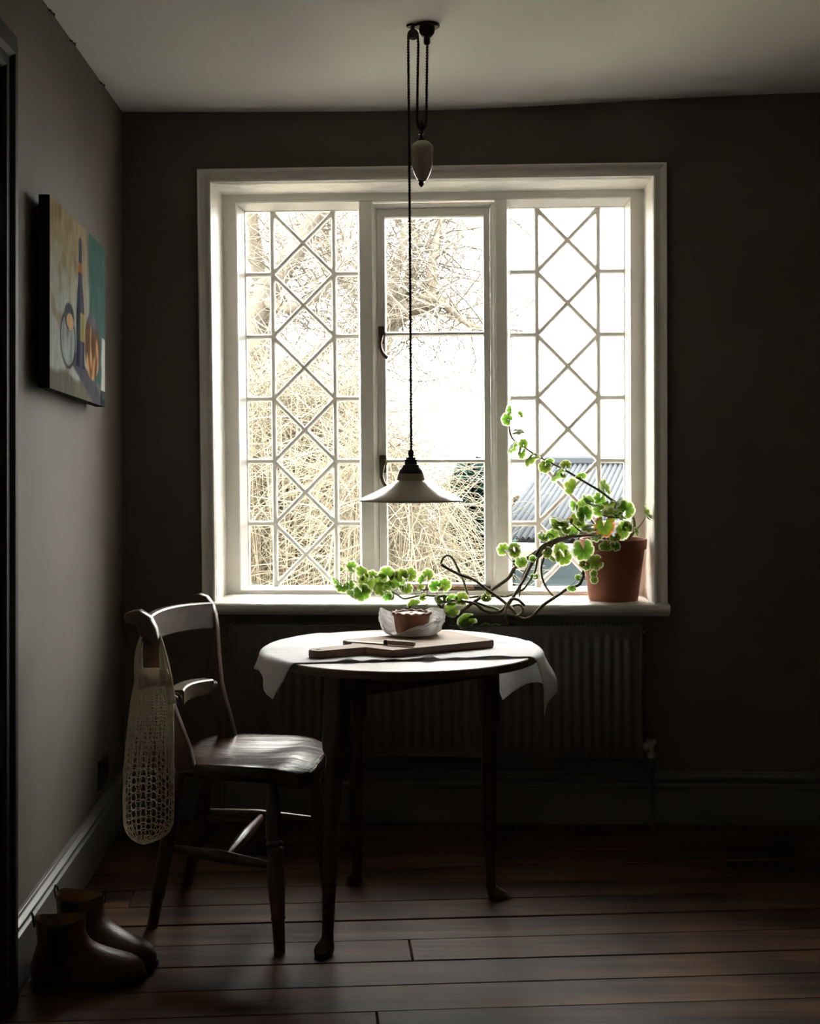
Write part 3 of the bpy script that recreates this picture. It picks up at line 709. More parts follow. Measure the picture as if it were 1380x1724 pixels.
# ------------------------------------------------------------------ linen cloth over the table
ca_ = math.radians(9.4); cu, cn = V((cos(ca_), sin(ca_), 0)), V((-sin(ca_), cos(ca_), 0))
NU, NN = 120, 76
def cloth(u, n):
    fe = (n+.205)
    p = cu*u+cn*n; rho = math.hypot(u, n); phi = math.atan2(p.y, p.x)
    wr = .0010*noise.noise(V((u*9, n*14, 1)))+.0006*noise.noise(V((u*30, n*30, 5)))
    crease = .0022*math.exp(-((n-.03-.05*u)/.006)**2)*sm(-.5, -.2, abs(u)-.55) + .002*math.exp(-((n-.035)/.005)**2)
    lump = 0
    for uc, amp, wd in ((-.165, .0075, .022), (-.10, .004, .016), (-.055, .004, .02), (.0, .004, .018), (.035, .013, .016), (.10, .003, .02), (.20, .005, .05)):
        lump += amp*math.exp(-((u-uc)/wd)**2)
    lump *= math.exp(-(fe/.016)**2)
    z0 = TZ+.0022+max(wr, -.001)+crease+lump
    e = rho-(TR-.006)
    if e <= 0:
        q = TC+p; return V((q.x, q.y, z0))
    R0 = .012; arc = R0*PI/2
    dr = p.normalized()
    if e < arc: rr = R0*sin(e/R0); dz = R0*(1-cos(e/R0))
    else: rr = R0+.0; dz = R0+(e-arc)
    k = sm(0, .10, e)
    side = 1 if u > 0 else -1
    fold = (.012+.012*sin(phi*11+1.2*side))*k+.004*sin(phi*19)*k
    flare = (.010+.03*k*(.5+.5*sin(phi*9))) if u > 0 else .006
    tw = .05*k*e/.1*(.5 if u > 0 else .25)
    dr2 = Matrix.Rotation(-tw*side*(1 if n < 0 else -1)*0.8, 3, 'Z') @ dr
    q = TC+dr2*(TR-.006+rr+abs(fold)+flare*k*.4)
    return V((q.x, q.y, z0-dz))
rows = []
for j in range(NN+1):
    n_ = lerp(-.205, .300, j/NN); row = []
    for i in range(NU+1):
        u_ = lerp(-.405-.02*(n_+.2), .470-.03*(n_-.1), i/NU)
        jit = .002*noise.noise(V((i*.35, j*.35, 2)))
        row.append(cloth(u_, n_+(jit if j == 0 else 0)))
    rows.append(row)
mb = MB(); mb.grid(rows)
cl = part('tablecloth', mb, M['linen'], smooth=True, angle=180, origin=TC+V((0, 0, TZ)))
md = cl.modifiers.new('thick', 'SOLIDIFY'); md.thickness = .0014; md.offset = 1
tag(cl, 'white linen cloth draped over the round table with hanging corners', 'tablecloth')
ZC = TZ+.0045

# ------------------------------------------------------------------ cutting board, knife, pie in paper
BA = math.radians(33.5); bd, bn = V((cos(BA), sin(BA), 0)), V((-sin(BA), cos(BA), 0)); B0 = V((-.122, 3.403, ZC)); BT = .0185
out = []
def rnd(c, r, a0, a1, k=5): return [(c[0]+r*cos(math.radians(lerp(a0, a1, i/k))), c[1]+r*sin(math.radians(lerp(a0, a1, i/k)))) for i in range(k+1)]
L0, HW = .340, .113
out += [(.02, -HW)]+rnd((L0-.012, -HW+.012), .012, -90, 0)+rnd((L0-.012, HW-.012), .012, 0, 90)
out += rnd((.02, HW-.018), .018, 90, 180)+[(.0, .055), (-.012, .034)]+[(-.03, .028)]+rnd((-.128, .004), .022, 90, 180)+rnd((-.128, -.004), .022, 180, 270)+[(-.03, -.028), (-.008, -.034), (.0, -.06)]
bo = thing('cutting_board', 'pale wooden chopping board with handle on the white cloth', 'cutting board', B0)
P_ = lambda s, n, z: B0+bd*s+bn*n+V((0, 0, z))
mb = MB()
def scale_out(k): 
    c = (.17, 0); return [(c[0]+(s-c[0])*k, n*k) for s, n in out]
mb.loops([[P_(s, n, z) for s, n in scale_out(k)] for k, z in ((.985, 0), (1, .003), (1, BT-.003), (.99, BT))], True, False)
part('board_edge', mb, M['boardedge'], bo, smooth=True, angle=50, label='dark board edge')
mb = MB(); mb.loops([[P_(s, n, z) for s, n in scale_out(k)] for k, z in ((.985, BT-.004), (.9905, BT+.0002))], True, True)
part('board_face', mb, M['board'], bo, label='pale worn board face')
mb = MB(); q = P_(-.128, 0, BT+.0005); mb.lathe(q-V((0, 0, .002)), q, [(0, .006), (1, .006)], 16); part('hanging_hole', mb, M['under'], bo)
ZBt = ZC+BT+.0005
k0, k1, k2 = pz(584, 1077, ZBt+.004), pz(648, 1082.5, ZBt+.004), pz(699, 1086, ZBt+.004)
kn = thing('table_knife', 'small knife with pale wooden handle lying on the chopping board', 'knife', (k1.x, k1.y, ZBt))
kd = (k2-k0).normalized(); kd.z = 0; kd.normalize(); ks = V((-kd.y, kd.x, 0)); kb = V((k1.x, k1.y, ZBt))
Lb = (k1-k0).length; Lh = (k2-k1).length
mb = MB(); bl = []
for t in range(9):
    s = t/8; hw = interp([(0, .0015), (.12, .0075), (.5, .0095), (1, .0085)], s)
    c = kb-kd*Lb*(1-s); bl.append([c-ks*hw+V((0, 0, .0016)), c+ks*hw+V((0, 0, .0012)), c+ks*hw+V((0, 0, .0026)), c-ks*hw+V((0, 0, .0030))])
mb.loops(bl); part('blade', mb, M['steel'], kn)
mb = MB(); mb.lathe(kb-kd*.002+V((0, 0, .0068)), kb+kd*.008+V((0, 0, .0068)), [(0, .0055), (.2, .0068), (.8, .0068), (1, .006)], 14); part('ferrule', mb, M['bronze'], kn, smooth=True)
mb = MB(); mb.lathe(kb+kd*.007+V((0, 0, .0068)), kb+kd*Lh+V((0, 0, .0068)), [(0, .0056), (.2, .0064), (.7, .0066), (.95, .0064), (1, .005)], 14); part('handle', mb, M['knifewood'], kn, smooth=True, angle=60)
PC = V(((692.5-CX)/F*3.605, 3.605, ZBt+.004))
pie = thing('pork_pie', 'brown hand-raised pork pie sitting in white paper', 'pie', PC)
mb = MB(); n = 48; ls = []; random.seed(9)
for z, r in ((0, .040), (.004, .0425), (.03, .046), (.046, .049), (.050, .0525), (.0545, .053), (.0565, .0505), (.055, .047), (.050, .045)):
    cr = .0025 if z > .048 else .0008
    ls.append([PC+V((cos(a)*rr, sin(a)*rr, z+(.0022*sin(a*13) if z > .048 else 0))) for a in [2*PI*j/n for j in range(n)] for rr in [r+cr*sin(a*13+1)+.0012*noise.noise(V((cos(a)*3, sin(a)*3, z*40)))]])
mb.loops(ls); part('crust', mb, M['crust'], pie, smooth=True, angle=180)
mb = MB(); ls = []
for r, z in ((.0465, .049), (.040, .0505), (.030, .053), (.018, .0545), (.007, .054), (.004, .050)):
    ls.append([PC+V((cos(a)*r, sin(a)*r, z+.0018*noise.noise(V((cos(a)*r*90, sin(a)*r*90, 3))))) for a in [2*PI*j/n for j in range(n)]])
mb.loops(ls, False, True); part('lid', mb, M['crumb'], pie, smooth=True, angle=180, label='pale crumbly pie lid')
# crumpled paper
mb = MB(); n = 64; m = 18; rows = []
for i in range(m+1):
    t = i/m; row = []
    for j in range(n+1):
        a = 2*PI*j/n
        h = .046+.012*sin(a*2+.6)+.010*noise.noise(V((cos(a)*2, sin(a)*2, 1)))
        opn = math.exp(-((((a-math.radians(238)+PI) % (2*PI))-PI)/.62)**2)      # pulled down where the crust shows
        lift = math.exp(-((((a-math.radians(150)+PI) % (2*PI))-PI)/.35)**2)
        h = h*(1-.93*opn)+.020*lift
        if t < .35: r = lerp(.03, .066, t/.35); z = -.003
        else:
            s = (t-.35)/.65; r = .066+.022*sin(s*PI*.62); z = h*s**1.1-.003*(1-s)
        c = noise.cell(V((a*3.1, t*4, 2))) if False else noise.noise(V((cos(a)*5, sin(a)*5, t*5)))
        c2 = abs(noise.noise(V((cos(a)*9, sin(a)*9, t*8+3))))
        r += (.008*c-.010*c2)*sm(.3, .6, t); z += (.004*c)*sm(.4, .7, t)
        r = max(r, .0545) if z > .004 else r
        row.append(PC+V((cos(a)*r*1.03, sin(a)*r*.95, max(z, -.0028))))
    rows.append(row)
mb.grid(rows); pp_ = part('wrapping_paper', mb, M['paper'], origin=PC)
md = pp_.modifiers.new('thick', 'SOLIDIFY'); md.thickness = .0004
tag(pp_, 'crumpled white greaseproof paper around the pie', 'paper')

# ------------------------------------------------------------------ chair
ct = math.radians(-8); cf, cs_ = V((cos(ct), sin(ct), 0)), V((sin(ct), -cos(ct), 0))    # forwards, and towards the room
CC = V((-.400, 3.445, 0)); SZ = .432
chair = thing('kitchen_chair', 'dark wooden scroll-back kitchen chair with saddled seat beside the table', 'chair', CC)
def seat_pt(a, k):
    c_, s_ = cos(a), sin(a); e = .42 if c_ > 0 else .55
    x = math.copysign(abs(c_)**e, c_); y = math.copysign(abs(s_)**.45, s_)
    ln = .180 if c_ > 0 else .175
    hw = lerp(.178, .196, (x+1)/2)
    return x*ln*k, y*hw*k
mb = MB(); n = 64; ls = []
def seat_z(x, y, k):
    dish = -.012*(1-sm(0, 1, k))*(1 if x < .1 else .6)
    roll = -.016*sm(.09, .18, x)**1.5
    ridge = .006*math.exp(-(y/.03)**2)*sm(.02, .12, x)
    sc_ = -.010*sm(.04, .15, x)*(abs(y)/.19)**2
    return SZ+dish+roll+ridge*.6+sc_
for k, dz in ((.90, -.040), (.97, -.036), (1.0, -.024), (1.005, -.012), (.995, -.002), (.97, 0), (.9, 0), (.8, 0), (.65, 0), (.5, 0), (.35, 0), (.2, 0), (.06, 0)):
    l = []
    for j in range(n):
        a = 2*PI*j/n; x, y = seat_pt(a, k)
        l.append(CC+cf*x+cs_*y+V((0, 0, seat_z(x, y, min(k, 1))+dz)))
    ls.append(l)
mb.loops(ls); part('seat', mb, M['seatwood'], chair, smooth=True, angle=180)
def post(base, tab, name='back_post', th=.0145):
    """tab = [(z, front edge f, half width)], scroll at the top"""
    mb = MB(); pts = [(V((f-h, z)), h) for z, f, h in tab]
    A, B = [], []
    for i, (p, h) in enumerate(pts):
        t = (pts[min(i+1, len(pts)-1)][0]-pts[max(i-1, 0)][0]).normalized(); nn = V((t.y, -t.x))
        A.append(p+nn*h); B.append(p-nn*h)
    p, h = pts[-1]; t = (pts[-1][0]-pts[-2][0]).normalized(); nn = V((t.y, -t.x))
    capp = [p+(nn*cos(a)+t*sin(a))*h for a in [PI*i/6 for i in range(1, 6)]]
    poly = A+capp+B[::-1]
    ls = []
    for s, k in ((-th, .92), (-th+.003, 1), (th-.003, 1), (th, .92)):
        l = []
        for i, q in enumerate(poly):
            c = None
            qq = q
            if k < 1:
                pq = poly[(i-1) % len(poly)]; nq = poly[(i+1) % len(poly)]; tt = (nq-pq).normalized(); inn = V((-tt.y, tt.x)); qq = q+inn*.0022
            l.append(base+cf*qq.x+cs_*s+V((0, 0, qq.y)))
        ls.append(l)
    mb.loops(ls); part(name, mb, M['dwood'], chair, smooth=True, angle=50)
bN = V((-.530, 3.285, 0)); bF = V((-.470, 3.612, 0))
post(bN, [(.415, .004, .024), (.4706, -.010, .022), (.52, -.030, .0205), (.569, -.049, .020), (.62, -.066, .020), (.678, -.080, .0205), (.725, -.087, .021), (.757, -.094, .021), (.780, -.106, .020), (.7925, -.126, .0175), (.790, -.146, .015)])
post(bF, [(.415, .004, .023), (.4774, -.012, .021), (.525, -.026, .019), (.572, -.037, .0175), (.65, -.045, .0165), (.719, -.049, .0165), (.755, -.054, .017), (.778, -.061, .017), (.795, -.074, .0165), (.8005, -.090, .014), (.799, -.100, .012)])
def rail(p0, p1, bow, arch, h0, th, name, zoff=0):
    mb = MB(); ls = []; k = 16
    for i in range(k+1):
        s = i/k; q = p0.lerp(p1, s); w_ = 4*s*(1-s); q = q-cf*bow*w_+V((0, 0, arch*w_)); h = h0
        t = (p1-p0).normalized(); tt = (t-cf*bow*4*(1-2*s)/(p1-p0).length).normalized(); nn = V((tt.y, -tt.x, 0)).normalized()
        c = .004
        ls.append([q+nn*a+V((0, 0, b)) for a, b in ((-th, -h+c), (-th+c, -h), (th-c, -h), (th, -h+c), (th, h-c), (th-c, h), (-th+c, h), (-th, h-c))])
    mb.loops(ls); return part(name, mb, M['railwood'], chair, smooth=True, angle=35)
rail(V((-.648, 3.292, .757)), V((-.540, 3.612, .756)), .030, .006, .036, .011, 'top_rail')
a_, b_ = V((-.598, 3.30, .582)), V((-.522, 3.60, .574))
rail(a_.lerp(b_, .17), a_.lerp(b_, .83), .018, .004, .021, .019, 'middle_rail')
for p, q in ((a_, a_.lerp(b_, .19)), (b_, b_.lerp(a_, .19))):
    mb = MB(); mb.lathe(p, q, [(0, .006), (.2, .007), (.3, .0115), (.4, .0115), (.45, .008), (.52, .0125), (.62, .0125), (.66, .009), (.74, .014), (.9, .016), (1, .014)], 16); part('rail_knob', mb, M['dwood'], chair, smooth=True, angle=60)
lp_turn = [(0, .013), (.06, .0135), (.16, .0165), (.30, .0205), (.36, .021), (.375, .017), (.385, .021), (.40, .021), (.41, .0165), (.42, .0215), (.44, .0215), (.455, .017), (.50, .021), (.60, .0215), (.72, .0185), (.80, .0165), (.805, .018), (.815, .018), (.82, .0155), (1, .0135)]
lp_plain = [(0, .015), (.1, .017), (.13, .013), (.15, .0175), (.17, .0175), (.185, .013), (.2, .0175), (.22, .0175), (.24, .015), (.4, .020), (.55, .0205), (.78, .0165), (.785, .018), (.80, .018), (.805, .0155), (1, .0135)]
LG = [(V((-.340, 3.285, .405)), V((-.312, 3.20, 0)), lp_turn), (V((-.572, 3.345, .405)), V((-.650, 3.372, 0)), lp_plain),
      (V((-.519, 3.552, .405)), V((-.616, 3.70, 0)), lp_plain), (V((-.262, 3.535, .405)), V((-.222, 3.61, 0)), lp_plain)]
for p, q, pf in LG:
    mb = MB(); mb.lathe(p, q, pf, 18); part('leg', mb, M['dwood'], chair, smooth=True, angle=60)
def legat(i, z): p, q, _ = LG[i]; return q.lerp(p, z/.405)
st = [(0, .008), (.12, .010), (.4, .015), (.5, .0165), (.6, .015), (.88, .010), (1, .008)]
s0, s1 = legat(1, .205), legat(0, .195); s2, s3 = legat(2, .225), legat(3, .215)
for p, q in ((s0, s1), (s2, s3), (s0.lerp(s1, .55), s2.lerp(s3, .52))):
    mb = MB(); mb.lathe(p, q, st, 14); part('stretcher', mb, M['dwood'], chair, smooth=True, angle=60)

# ------------------------------------------------------------------ string bag on the chair post
BY = 3.205; SB = F/BY
bag = thing('string_bag', 'cream cotton string bag hanging from the chair back', 'bag', px(250, 1420, BY))
prof = [(1126, 256, 25, .015), (1150, 257, 31, .018), (1180, 256, 36, .020), (1250, 252, 40, .024), (1300, 250, 42, .028), (1350, 250, 43, .031), (1385, 250, 42, .031), (1400, 249, 37, .028), (1411, 246, 26, .022), (1418, 243, 12, .012), (1421, 241, 2, .003)]
def bag_pt(t, a):
    y = interp([(0, 1126), (.25, 1175), (.5, 1250), (.7, 1320), (.85, 1380), (1, 1421)], t)
    cx_, hw, dp = (interp([(p[0], p[i]) for p in prof], y) for i in (1, 2, 3))
    k = 1+.10*sin(a*5+1+3*t)*sm(1, .4, t)+.06*sin(a*9+2)*sm(1, .5, t)
    return px(cx_, y, BY)+V((cos(a)*hw/SB, sin(a)*dp*k, 0))
mb = MB(); NS, NR = 30, 52
def bag_a(j, t): return 2*PI*(j/NS)+.9*(.5-abs(((j/NS) % 1)-.5))*0
for j in range(NS):                                    # lengthwise strings, pinched into meshes
    pts = []
    for i in range(NR+1):
        t = (i/NR)**.85; z_ = (1 if i % 2 else -1)*((-1)**j)
        pts.append(bag_pt(t, 2*PI*(j+.5)/NS+.16*2*PI/NS*z_*sm(0, .3, t)))
    mb.tube(pts, .0010, 4, False)
for j in range(NS*2):                                  # the upper half hangs gathered, so its strings lie close together
    te = .60+.10*sin(j*1.7)+.07*sin(j*.61); pts = [bag_pt(te*i/30, 2*PI*(j+.25)/(NS*2)+.03*sin(i*.9+j*2)) for i in range(31)]
    if sin(2*PI*(j+.25)/(NS*2)) < -.2 and .1 < cos(2*PI*(j+.25)/(NS*2)) < .65: pts = pts[:12]
    mb.tube(pts, .0013, 4, False)
t = .16
while t < .985:                                        # cross strings, wider apart towards the bottom
    pts = [bag_pt(min(1, t+.005*((-1)**j)+.012*sin(2*PI*j/NS*2+1)*sm(.3, .8, t)), 2*PI*j/NS) for j in range(NS)]; pts.append(pts[0])
    mb.tube(pts, .0010, 4, False); t += lerp(.016, .036, sm(.2, .75, t))
part('netting', mb, M['string'], bag, kind='stuff')
# dense gathered top band, and straps looped behind the post
mb = MB(); rows = []
for i in range(9):
    t = .14*i/8; rows.append([bag_pt(t, 2*PI*j/64)+V((cos(2*PI*j/64), 0, 0))*.0008+V((0, -.0006, 0)) for j in range(65)])
mb.grid(rows); part('top_band', mb, M['strap'], bag, smooth=True, angle=180)
def ribbon(pts, wd, name):
    mb = MB(); rows = []; k = 40
    pts = [px(*p) for p in pts]
    def cat(t):
        n_ = len(pts)-1; i = min(int(t*n_), n_-1); f = t*n_-i
        p0, p1, p2, p3 = pts[max(i-1, 0)], pts[i], pts[i+1], pts[min(i+2, n_)]
        return .5*((2*p1)+(p2-p0)*f+(2*p0-5*p1+4*p2-p3)*f*f+(3*p1-p0-3*p2+p3)*f**3)
    for i in range(k+1):
        c = cat(i/k); tn = (cat(min(1, i/k+.01))-cat(max(0, i/k-.01))).normalized(); sd = tn.cross(V((.2, 1, 0))).normalized()
        rows.append([c+sd*wd*(s-.5)*lerp(1, .5, sin(PI*i/k))+V((0, .003*sin(s*13), 0)) for s in (0, .2, .4, .6, .8, 1)])
    mb.grid(rows); o = part(name, mb, M['strap'], bag, smooth=True, angle=180)
    md = o.modifiers.new('thick', 'SOLIDIFY'); md.thickness = .0016
ribbon([(233, 1150, 3.20), (231, 1118, 3.215), (233, 1088, 3.25), (241, 1066, 3.315), (256, 1058, 3.335), (268, 1072, 3.31), (276, 1100, 3.25), (284, 1140, 3.205), (290, 1185, 3.19)], .022, 'handle')
ribbon([(240, 1160, 3.185), (235, 1120, 3.20), (236, 1092, 3.245), (246, 1070, 3.325), (260, 1064, 3.335), (269, 1080, 3.30), (272, 1110, 3.235), (276, 1150, 3.185)], .020, 'handle')

# ------------------------------------------------------------------ boots
def boot(heel, toe, label):
    heel, toe = V((*heel, 0)), V((*toe, 0)); d = (toe-heel); L_ = d.length; d.normalize(); s = V((-d.y, d.x, 0))
    b = thing('ankle_boot', label, 'boot', heel.lerp(toe, .4), 'pair of boots by the skirting board')
    B = lambda x, y, z: heel+d*x*L_/.27+s*y+V((0, 0, z*.88))
    def outline(xb, xf, hw, foot, n=36):
        o = []
        for j in range(n):
            a = 2*PI*j/n; c = cos(a); x = lerp(xb, xf, (c+1)/2); y = math.copysign(abs(sin(a))**.8, sin(a))*hw
            if foot:
                fx = (x-xb)/(xf-xb); y *= interp([(0, .78), (.15, .80), (.4, .78), (.68, 1.08), (.85, 1.0), (1, .9)], fx)
            o.append((x, y))
        return o
    tabf = [(.022, .268), (.035, .269), (.050, .264), (.060, .254), (.068, .240), (.078, .212), (.088, .185), (.098, .163), (.108, .147), (.120, .136), (.135, .130), (.155, .128), (.172, .130)]
    tabb = [(.022, .006), (.04, .001), (.06, 0), (.09, .008), (.12, .016), (.172, .012)]
    tabw = [(.022, .047), (.04, .049), (.06, .047), (.08, .044), (.10, .042), (.13, .041), (.172, .044)]
    mb = MB(); ls = []
    zs_ = [.020, .028, .037, .046, .054, .060, .066, .072, .079, .087, .096, .106, .118, .132, .148, .162, .172]
    for z in zs_:
        foot = 1-sm(.05, .09, z)
        o1 = outline(interp(tabb, z), interp(tabf, z), interp(tabw, z), True); o2 = outline(interp(tabb, z), interp(tabf, z), interp(tabw, z)*.92, False)
        ls.append([B(lerp(p[0], q[0], 1-foot), lerp(p[1], q[1], 1-foot), z+(.010*abs(2*(q[0]-.012)/.118-1)**2 if z > .165 else 0)) for p, q in zip(o1, o2)])
    mb.loops(ls, True, False); up = part('upper', mb, M['leather'], b, smooth=True, angle=180)
    mb = MB(); ls2 = []
    for z, k in ((.172, .97), (.150, .93), (.11, .90), (.06, .88)):
        o2 = outline(.016, .126, .041*k, False); ls2.append([B(x, y, z+(.010*abs(2*(x-.012)/.118-1)**2 if z > .165 else 0)) for x, y in o2])
    mb.loops(ls2, False, True); part('lining', mb, M['lining'], b, smooth=True, angle=180, label='tan boot lining')
    for sg in (-1, 1):                                  # elastic side panels
        mb = MB(); rows = []
        for i in range(9):
            z = lerp(.070, .170, i/8); row = []
            hw = interp([(.070, .010), (.078, .019), (.10, .022), (.17, .024)], z)
            xb, xf, w_ = interp(tabb, z), interp(tabf, z), interp(tabw, z)*(.92 if z > .085 else .86)+.0035
            for j in range(9):
                x = .066+hw*(2*j/8-1); c = max(-1, min(1, 2*(x-xb)/(xf-xb)-1)); y = (max(0, 1-c*c)**.4)*w_
                row.append(B(x, sg*y, z))
            rows.append(row)
        mb.grid(rows); o = part('elastic_panel', mb, M['elastic'], b, smooth=True, angle=180, label='black elastic side panel'); md = o.modifiers.new('thick', 'SOLIDIFY'); md.thickness = .002; md.offset = 0
    for x in (.010, .132):                              # pull tabs
        mb = MB(); e = -1 if x < .05 else 1
        mb.tube([B(x, -.006, .160), B(x+e*.004, -.007, .185), B(x+e*.006, 0, .194), B(x+e*.004, .007, .185), B(x, .006, .160)], .0022, 6); part('pull_tab', mb, M['elastic'], b)
    mb = MB(); ls = []
    for z, k in ((.006, .99), (.010, 1.03), (.018, 1.03), (.024, 1.01)): ls.append([B(.135+(x-.135)*k, y*k*1.04, z) for x, y in outline(.002, .270, .048, True)])
    mb.loops(ls); so = part('sole', mb, M['rubber'], b, smooth=True, angle=45)
    for a0, a1 in ((.0, .078), (.125, .262)):
        mb = MB(); ls = []
        for z, k in ((0, .97), (.008, 1)):
            o = [(max(a0, min(a1, x)), y*k) for x, y in outline(.003, .268, .047, True)]; ls.append([B(x, y, z) for x, y in o])
        mb.loops(ls); part('heel' if a0 < .1 else 'tread', mb, M['rubber'], so)
boot((-.848, 2.985), (-.600, 3.035), 'brown leather ankle boot beside the door casing')
boot((-.846, 3.175), (-.588, 3.095), 'brown leather ankle boot standing farther from the door casing')

# ------------------------------------------------------------------ trailing geranium in a terracotta pot
PY = 4.365
plant = thing('potted_geranium', 'trailing variegated geranium in a terracotta pot on the window sill', 'potted plant', V(((1032-CX)/F*PY, PY, ZB)))
pc = plant.location.copy()
mb = MB(); n = 48
pf = [(0, .078), (.002, .080), (.165, .101), (.167, .107), (.195, .110), (.199, .108), (.199, .101), (.16, .095), (.155, .03)]
ls = [[pc+V((cos(2*PI*j/n)*r, sin(2*PI*j/n)*r, z)) for j in range(n)] for z, r in pf]
mb.loops(ls); part('pot', mb, M['terra'], plant, smooth=True, angle=40, label='terracotta pot')
mb = MB(); random.seed(4)
ls = [[pc+V((cos(2*PI*j/n)*r, sin(2*PI*j/n)*r, z+.008*noise.noise(V((cos(2*PI*j/n)*r*60, sin(2*PI*j/n)*r*60, 1))))) for j in range(n)] for z, r in ((.172, .098), (.185, .08), (.190, .05), (.19, .02))]
mb.loops(ls, False, True); part('soil', mb, M['soil'], plant, smooth=True)
def catmull(P, k=6):
    out = []
    for i in range(len(P)-1):
        p0, p1, p2, p3 = P[max(i-1, 0)], P[i], P[i+1], P[min(i+2, len(P)-1)]
        for j in range(k):
            f = j/k; out.append(.5*((2*p1)+(p2-p0)*f+(2*p0-5*p1+4*p2-p3)*f*f+(3*p1-p0-3*p2+p3)*f**3))
    out.append(P[-1]); return out
stems = []
def yy(x, y):   # how far from the eye a stem runs: out of the pot, over the sill edge, hanging before it
    a = lerp(4.34, 4.245, sm(1000, 900, x))
    return a
def stem(P, r0, r1, mt='stem', dy=0, taper=True):
    pts = []
    for p in P:
        Y = p[2] if len(p) > 2 else yy(p[0], p[1])+dy
        pts.append(px(p[0], p[1], Y))
    c = catmull(pts, 7); k = len(c); random.seed(int(P[0][0]+P[-1][1]))
    rad = []
    for i in range(k):
        r = lerp(r0, r1, i/(k-1)); 
        if i % 9 == 0: r *= 1.22
        rad.append(r)
    mb = MB(); mb.tube(c, rad, 8); stems.append([mb, mt, c])
S1 = [(1015, 905, 4.36), (1000, 899, 4.35), (972, 899), (955, 905), (930, 915), (905, 928), (885, 942), (865, 958), (857, 972), (840, 985), (828, 993), (800, 1012), (780, 1026), (765, 1036), (757, 1037), (750, 1033), (742, 1022), (735, 1012), (733, 1007), (737, 1004.5), (745, 1003.5), (755, 1003), (740, 1003, 4.27), (722, 1003, 4.28), (711.5, 1001.7, 4.29), (692, 1006, 4.29), (679, 1008, 4.29), (668.5, 1001, 4.29), (659, 996, 4.29), (649, 994, 4.29), (628, 990, 4.29), (607, 983.5, 4.29), (598, 979.5, 4.29), (589.5, 975, 4.29)]
stem(S1[:21], .0065, .0045); stem(S1[20:], .0045, .0016, 'shoot')
stem([(1020, 908, 4.37), (1008, 901, 4.36), (975, 902), (940, 908), (915, 918), (905, 930), (897, 945), (890, 958), (882, 975), (875, 987), (867, 1000), (858, 1015), (853, 1022), (850, 1035), (852, 1045), (856, 1055), (858, 1072)], .006, .004, dy=-.012)
stem([(1025, 906, 4.38), (995, 896, 4.36), (960, 899), (930, 912), (917, 928), (905, 940), (888, 955), (880, 970), (876, 990), (874, 1005)], .005, .002, dy=.012)
stem([(930, 917), (923, 927), (915, 940), (911, 955), (912, 970), (917, 985), (925, 997), (933, 1005)], .0045, .003, dy=.02)
stem([(912, 925), (905, 940), (902, 955), (899, 965), (893, 975), (883, 990), (875, 995), (865, 1000), (850, 1004), (830, 1003), (805, 1004), (792, 1006), (788, 1003), (784, 990), (780, 978), (775, 967), (768, 952), (763, 942), (757, 936), (751, 935.5), (745, 941), (742, 950)], .004, .0035, 'shoot', dy=.015)
stem([(742, 950), (753, 957), (773, 967), (797, 976), (815, 989), (835, 1003), (850, 1015), (863, 1027), (872, 1038), (880, 1042), (886, 1042), (895, 1038), (905, 1028), (915, 1018), (930, 1008), (945, 998), (955, 991), (966, 988), (975, 984), (980, 974), (982, 968), (980, 962)], .0045, .0055, dy=-.02)
stem([(852, 1040), (852, 1026), (857, 1013), (863, 1008.5), (872, 1010), (878, 1015), (883, 1020)], .005, .0045, dy=-.035)
stem([(853, 1034), (862, 1036.5), (872, 1036), (879, 1030), (879.5, 1023), (874, 1018.5), (867, 1019), (863, 1021)], .004, .0035, dy=-.03)
stem([(757, 1036), (750, 1029), (746, 1021), (748, 1014), (757, 1011), (772, 1012), (785, 1013), (800, 1017), (812, 1026), (825, 1031), (840, 1030), (848, 1024), (853, 1017)], .0045, .0045, dy=-.012)
stem([(800, 1014), (820, 1021), (832, 1024), (842, 1029)], .004, .004, 'shoot', dy=-.005)
stem([(756, 1038), (762, 1046), (770, 1056)], .002, .0015, 'shoot')
stem([(1060, 905, 4.37), (1067, 893, 4.36), (1066, 872, 4.345), (1052, 856, 4.335), (1030, 842, 4.335), (1010, 827, 4.335), (985, 812, 4.335), (962, 798, 4.335), (945, 788, 4.335), (920, 776, 4.335), (900, 765, 4.335), (880, 752, 4.335), (868, 744, 4.335), (862, 737, 4.335), (858, 727, 4.335), (857, 712, 4.335), (859, 700, 4.335)], .0048, .0026, 'shoot')
stem([(1040, 904, 4.37), (1062, 899, 4.36), (1069, 892, 4.35), (1078, 884, 4.34), (1085, 873, 4.335)], .0035, .0012)
stem([(1010, 904, 4.37), (1004, 890, 4.36), (994, 874, 4.35), (986, 862, 4.345)], .004, .0025)
stem([(985, 897, 4.32), (975, 893, 4.31), (965, 884, 4.30), (955, 876, 4.30)], .003, .002)
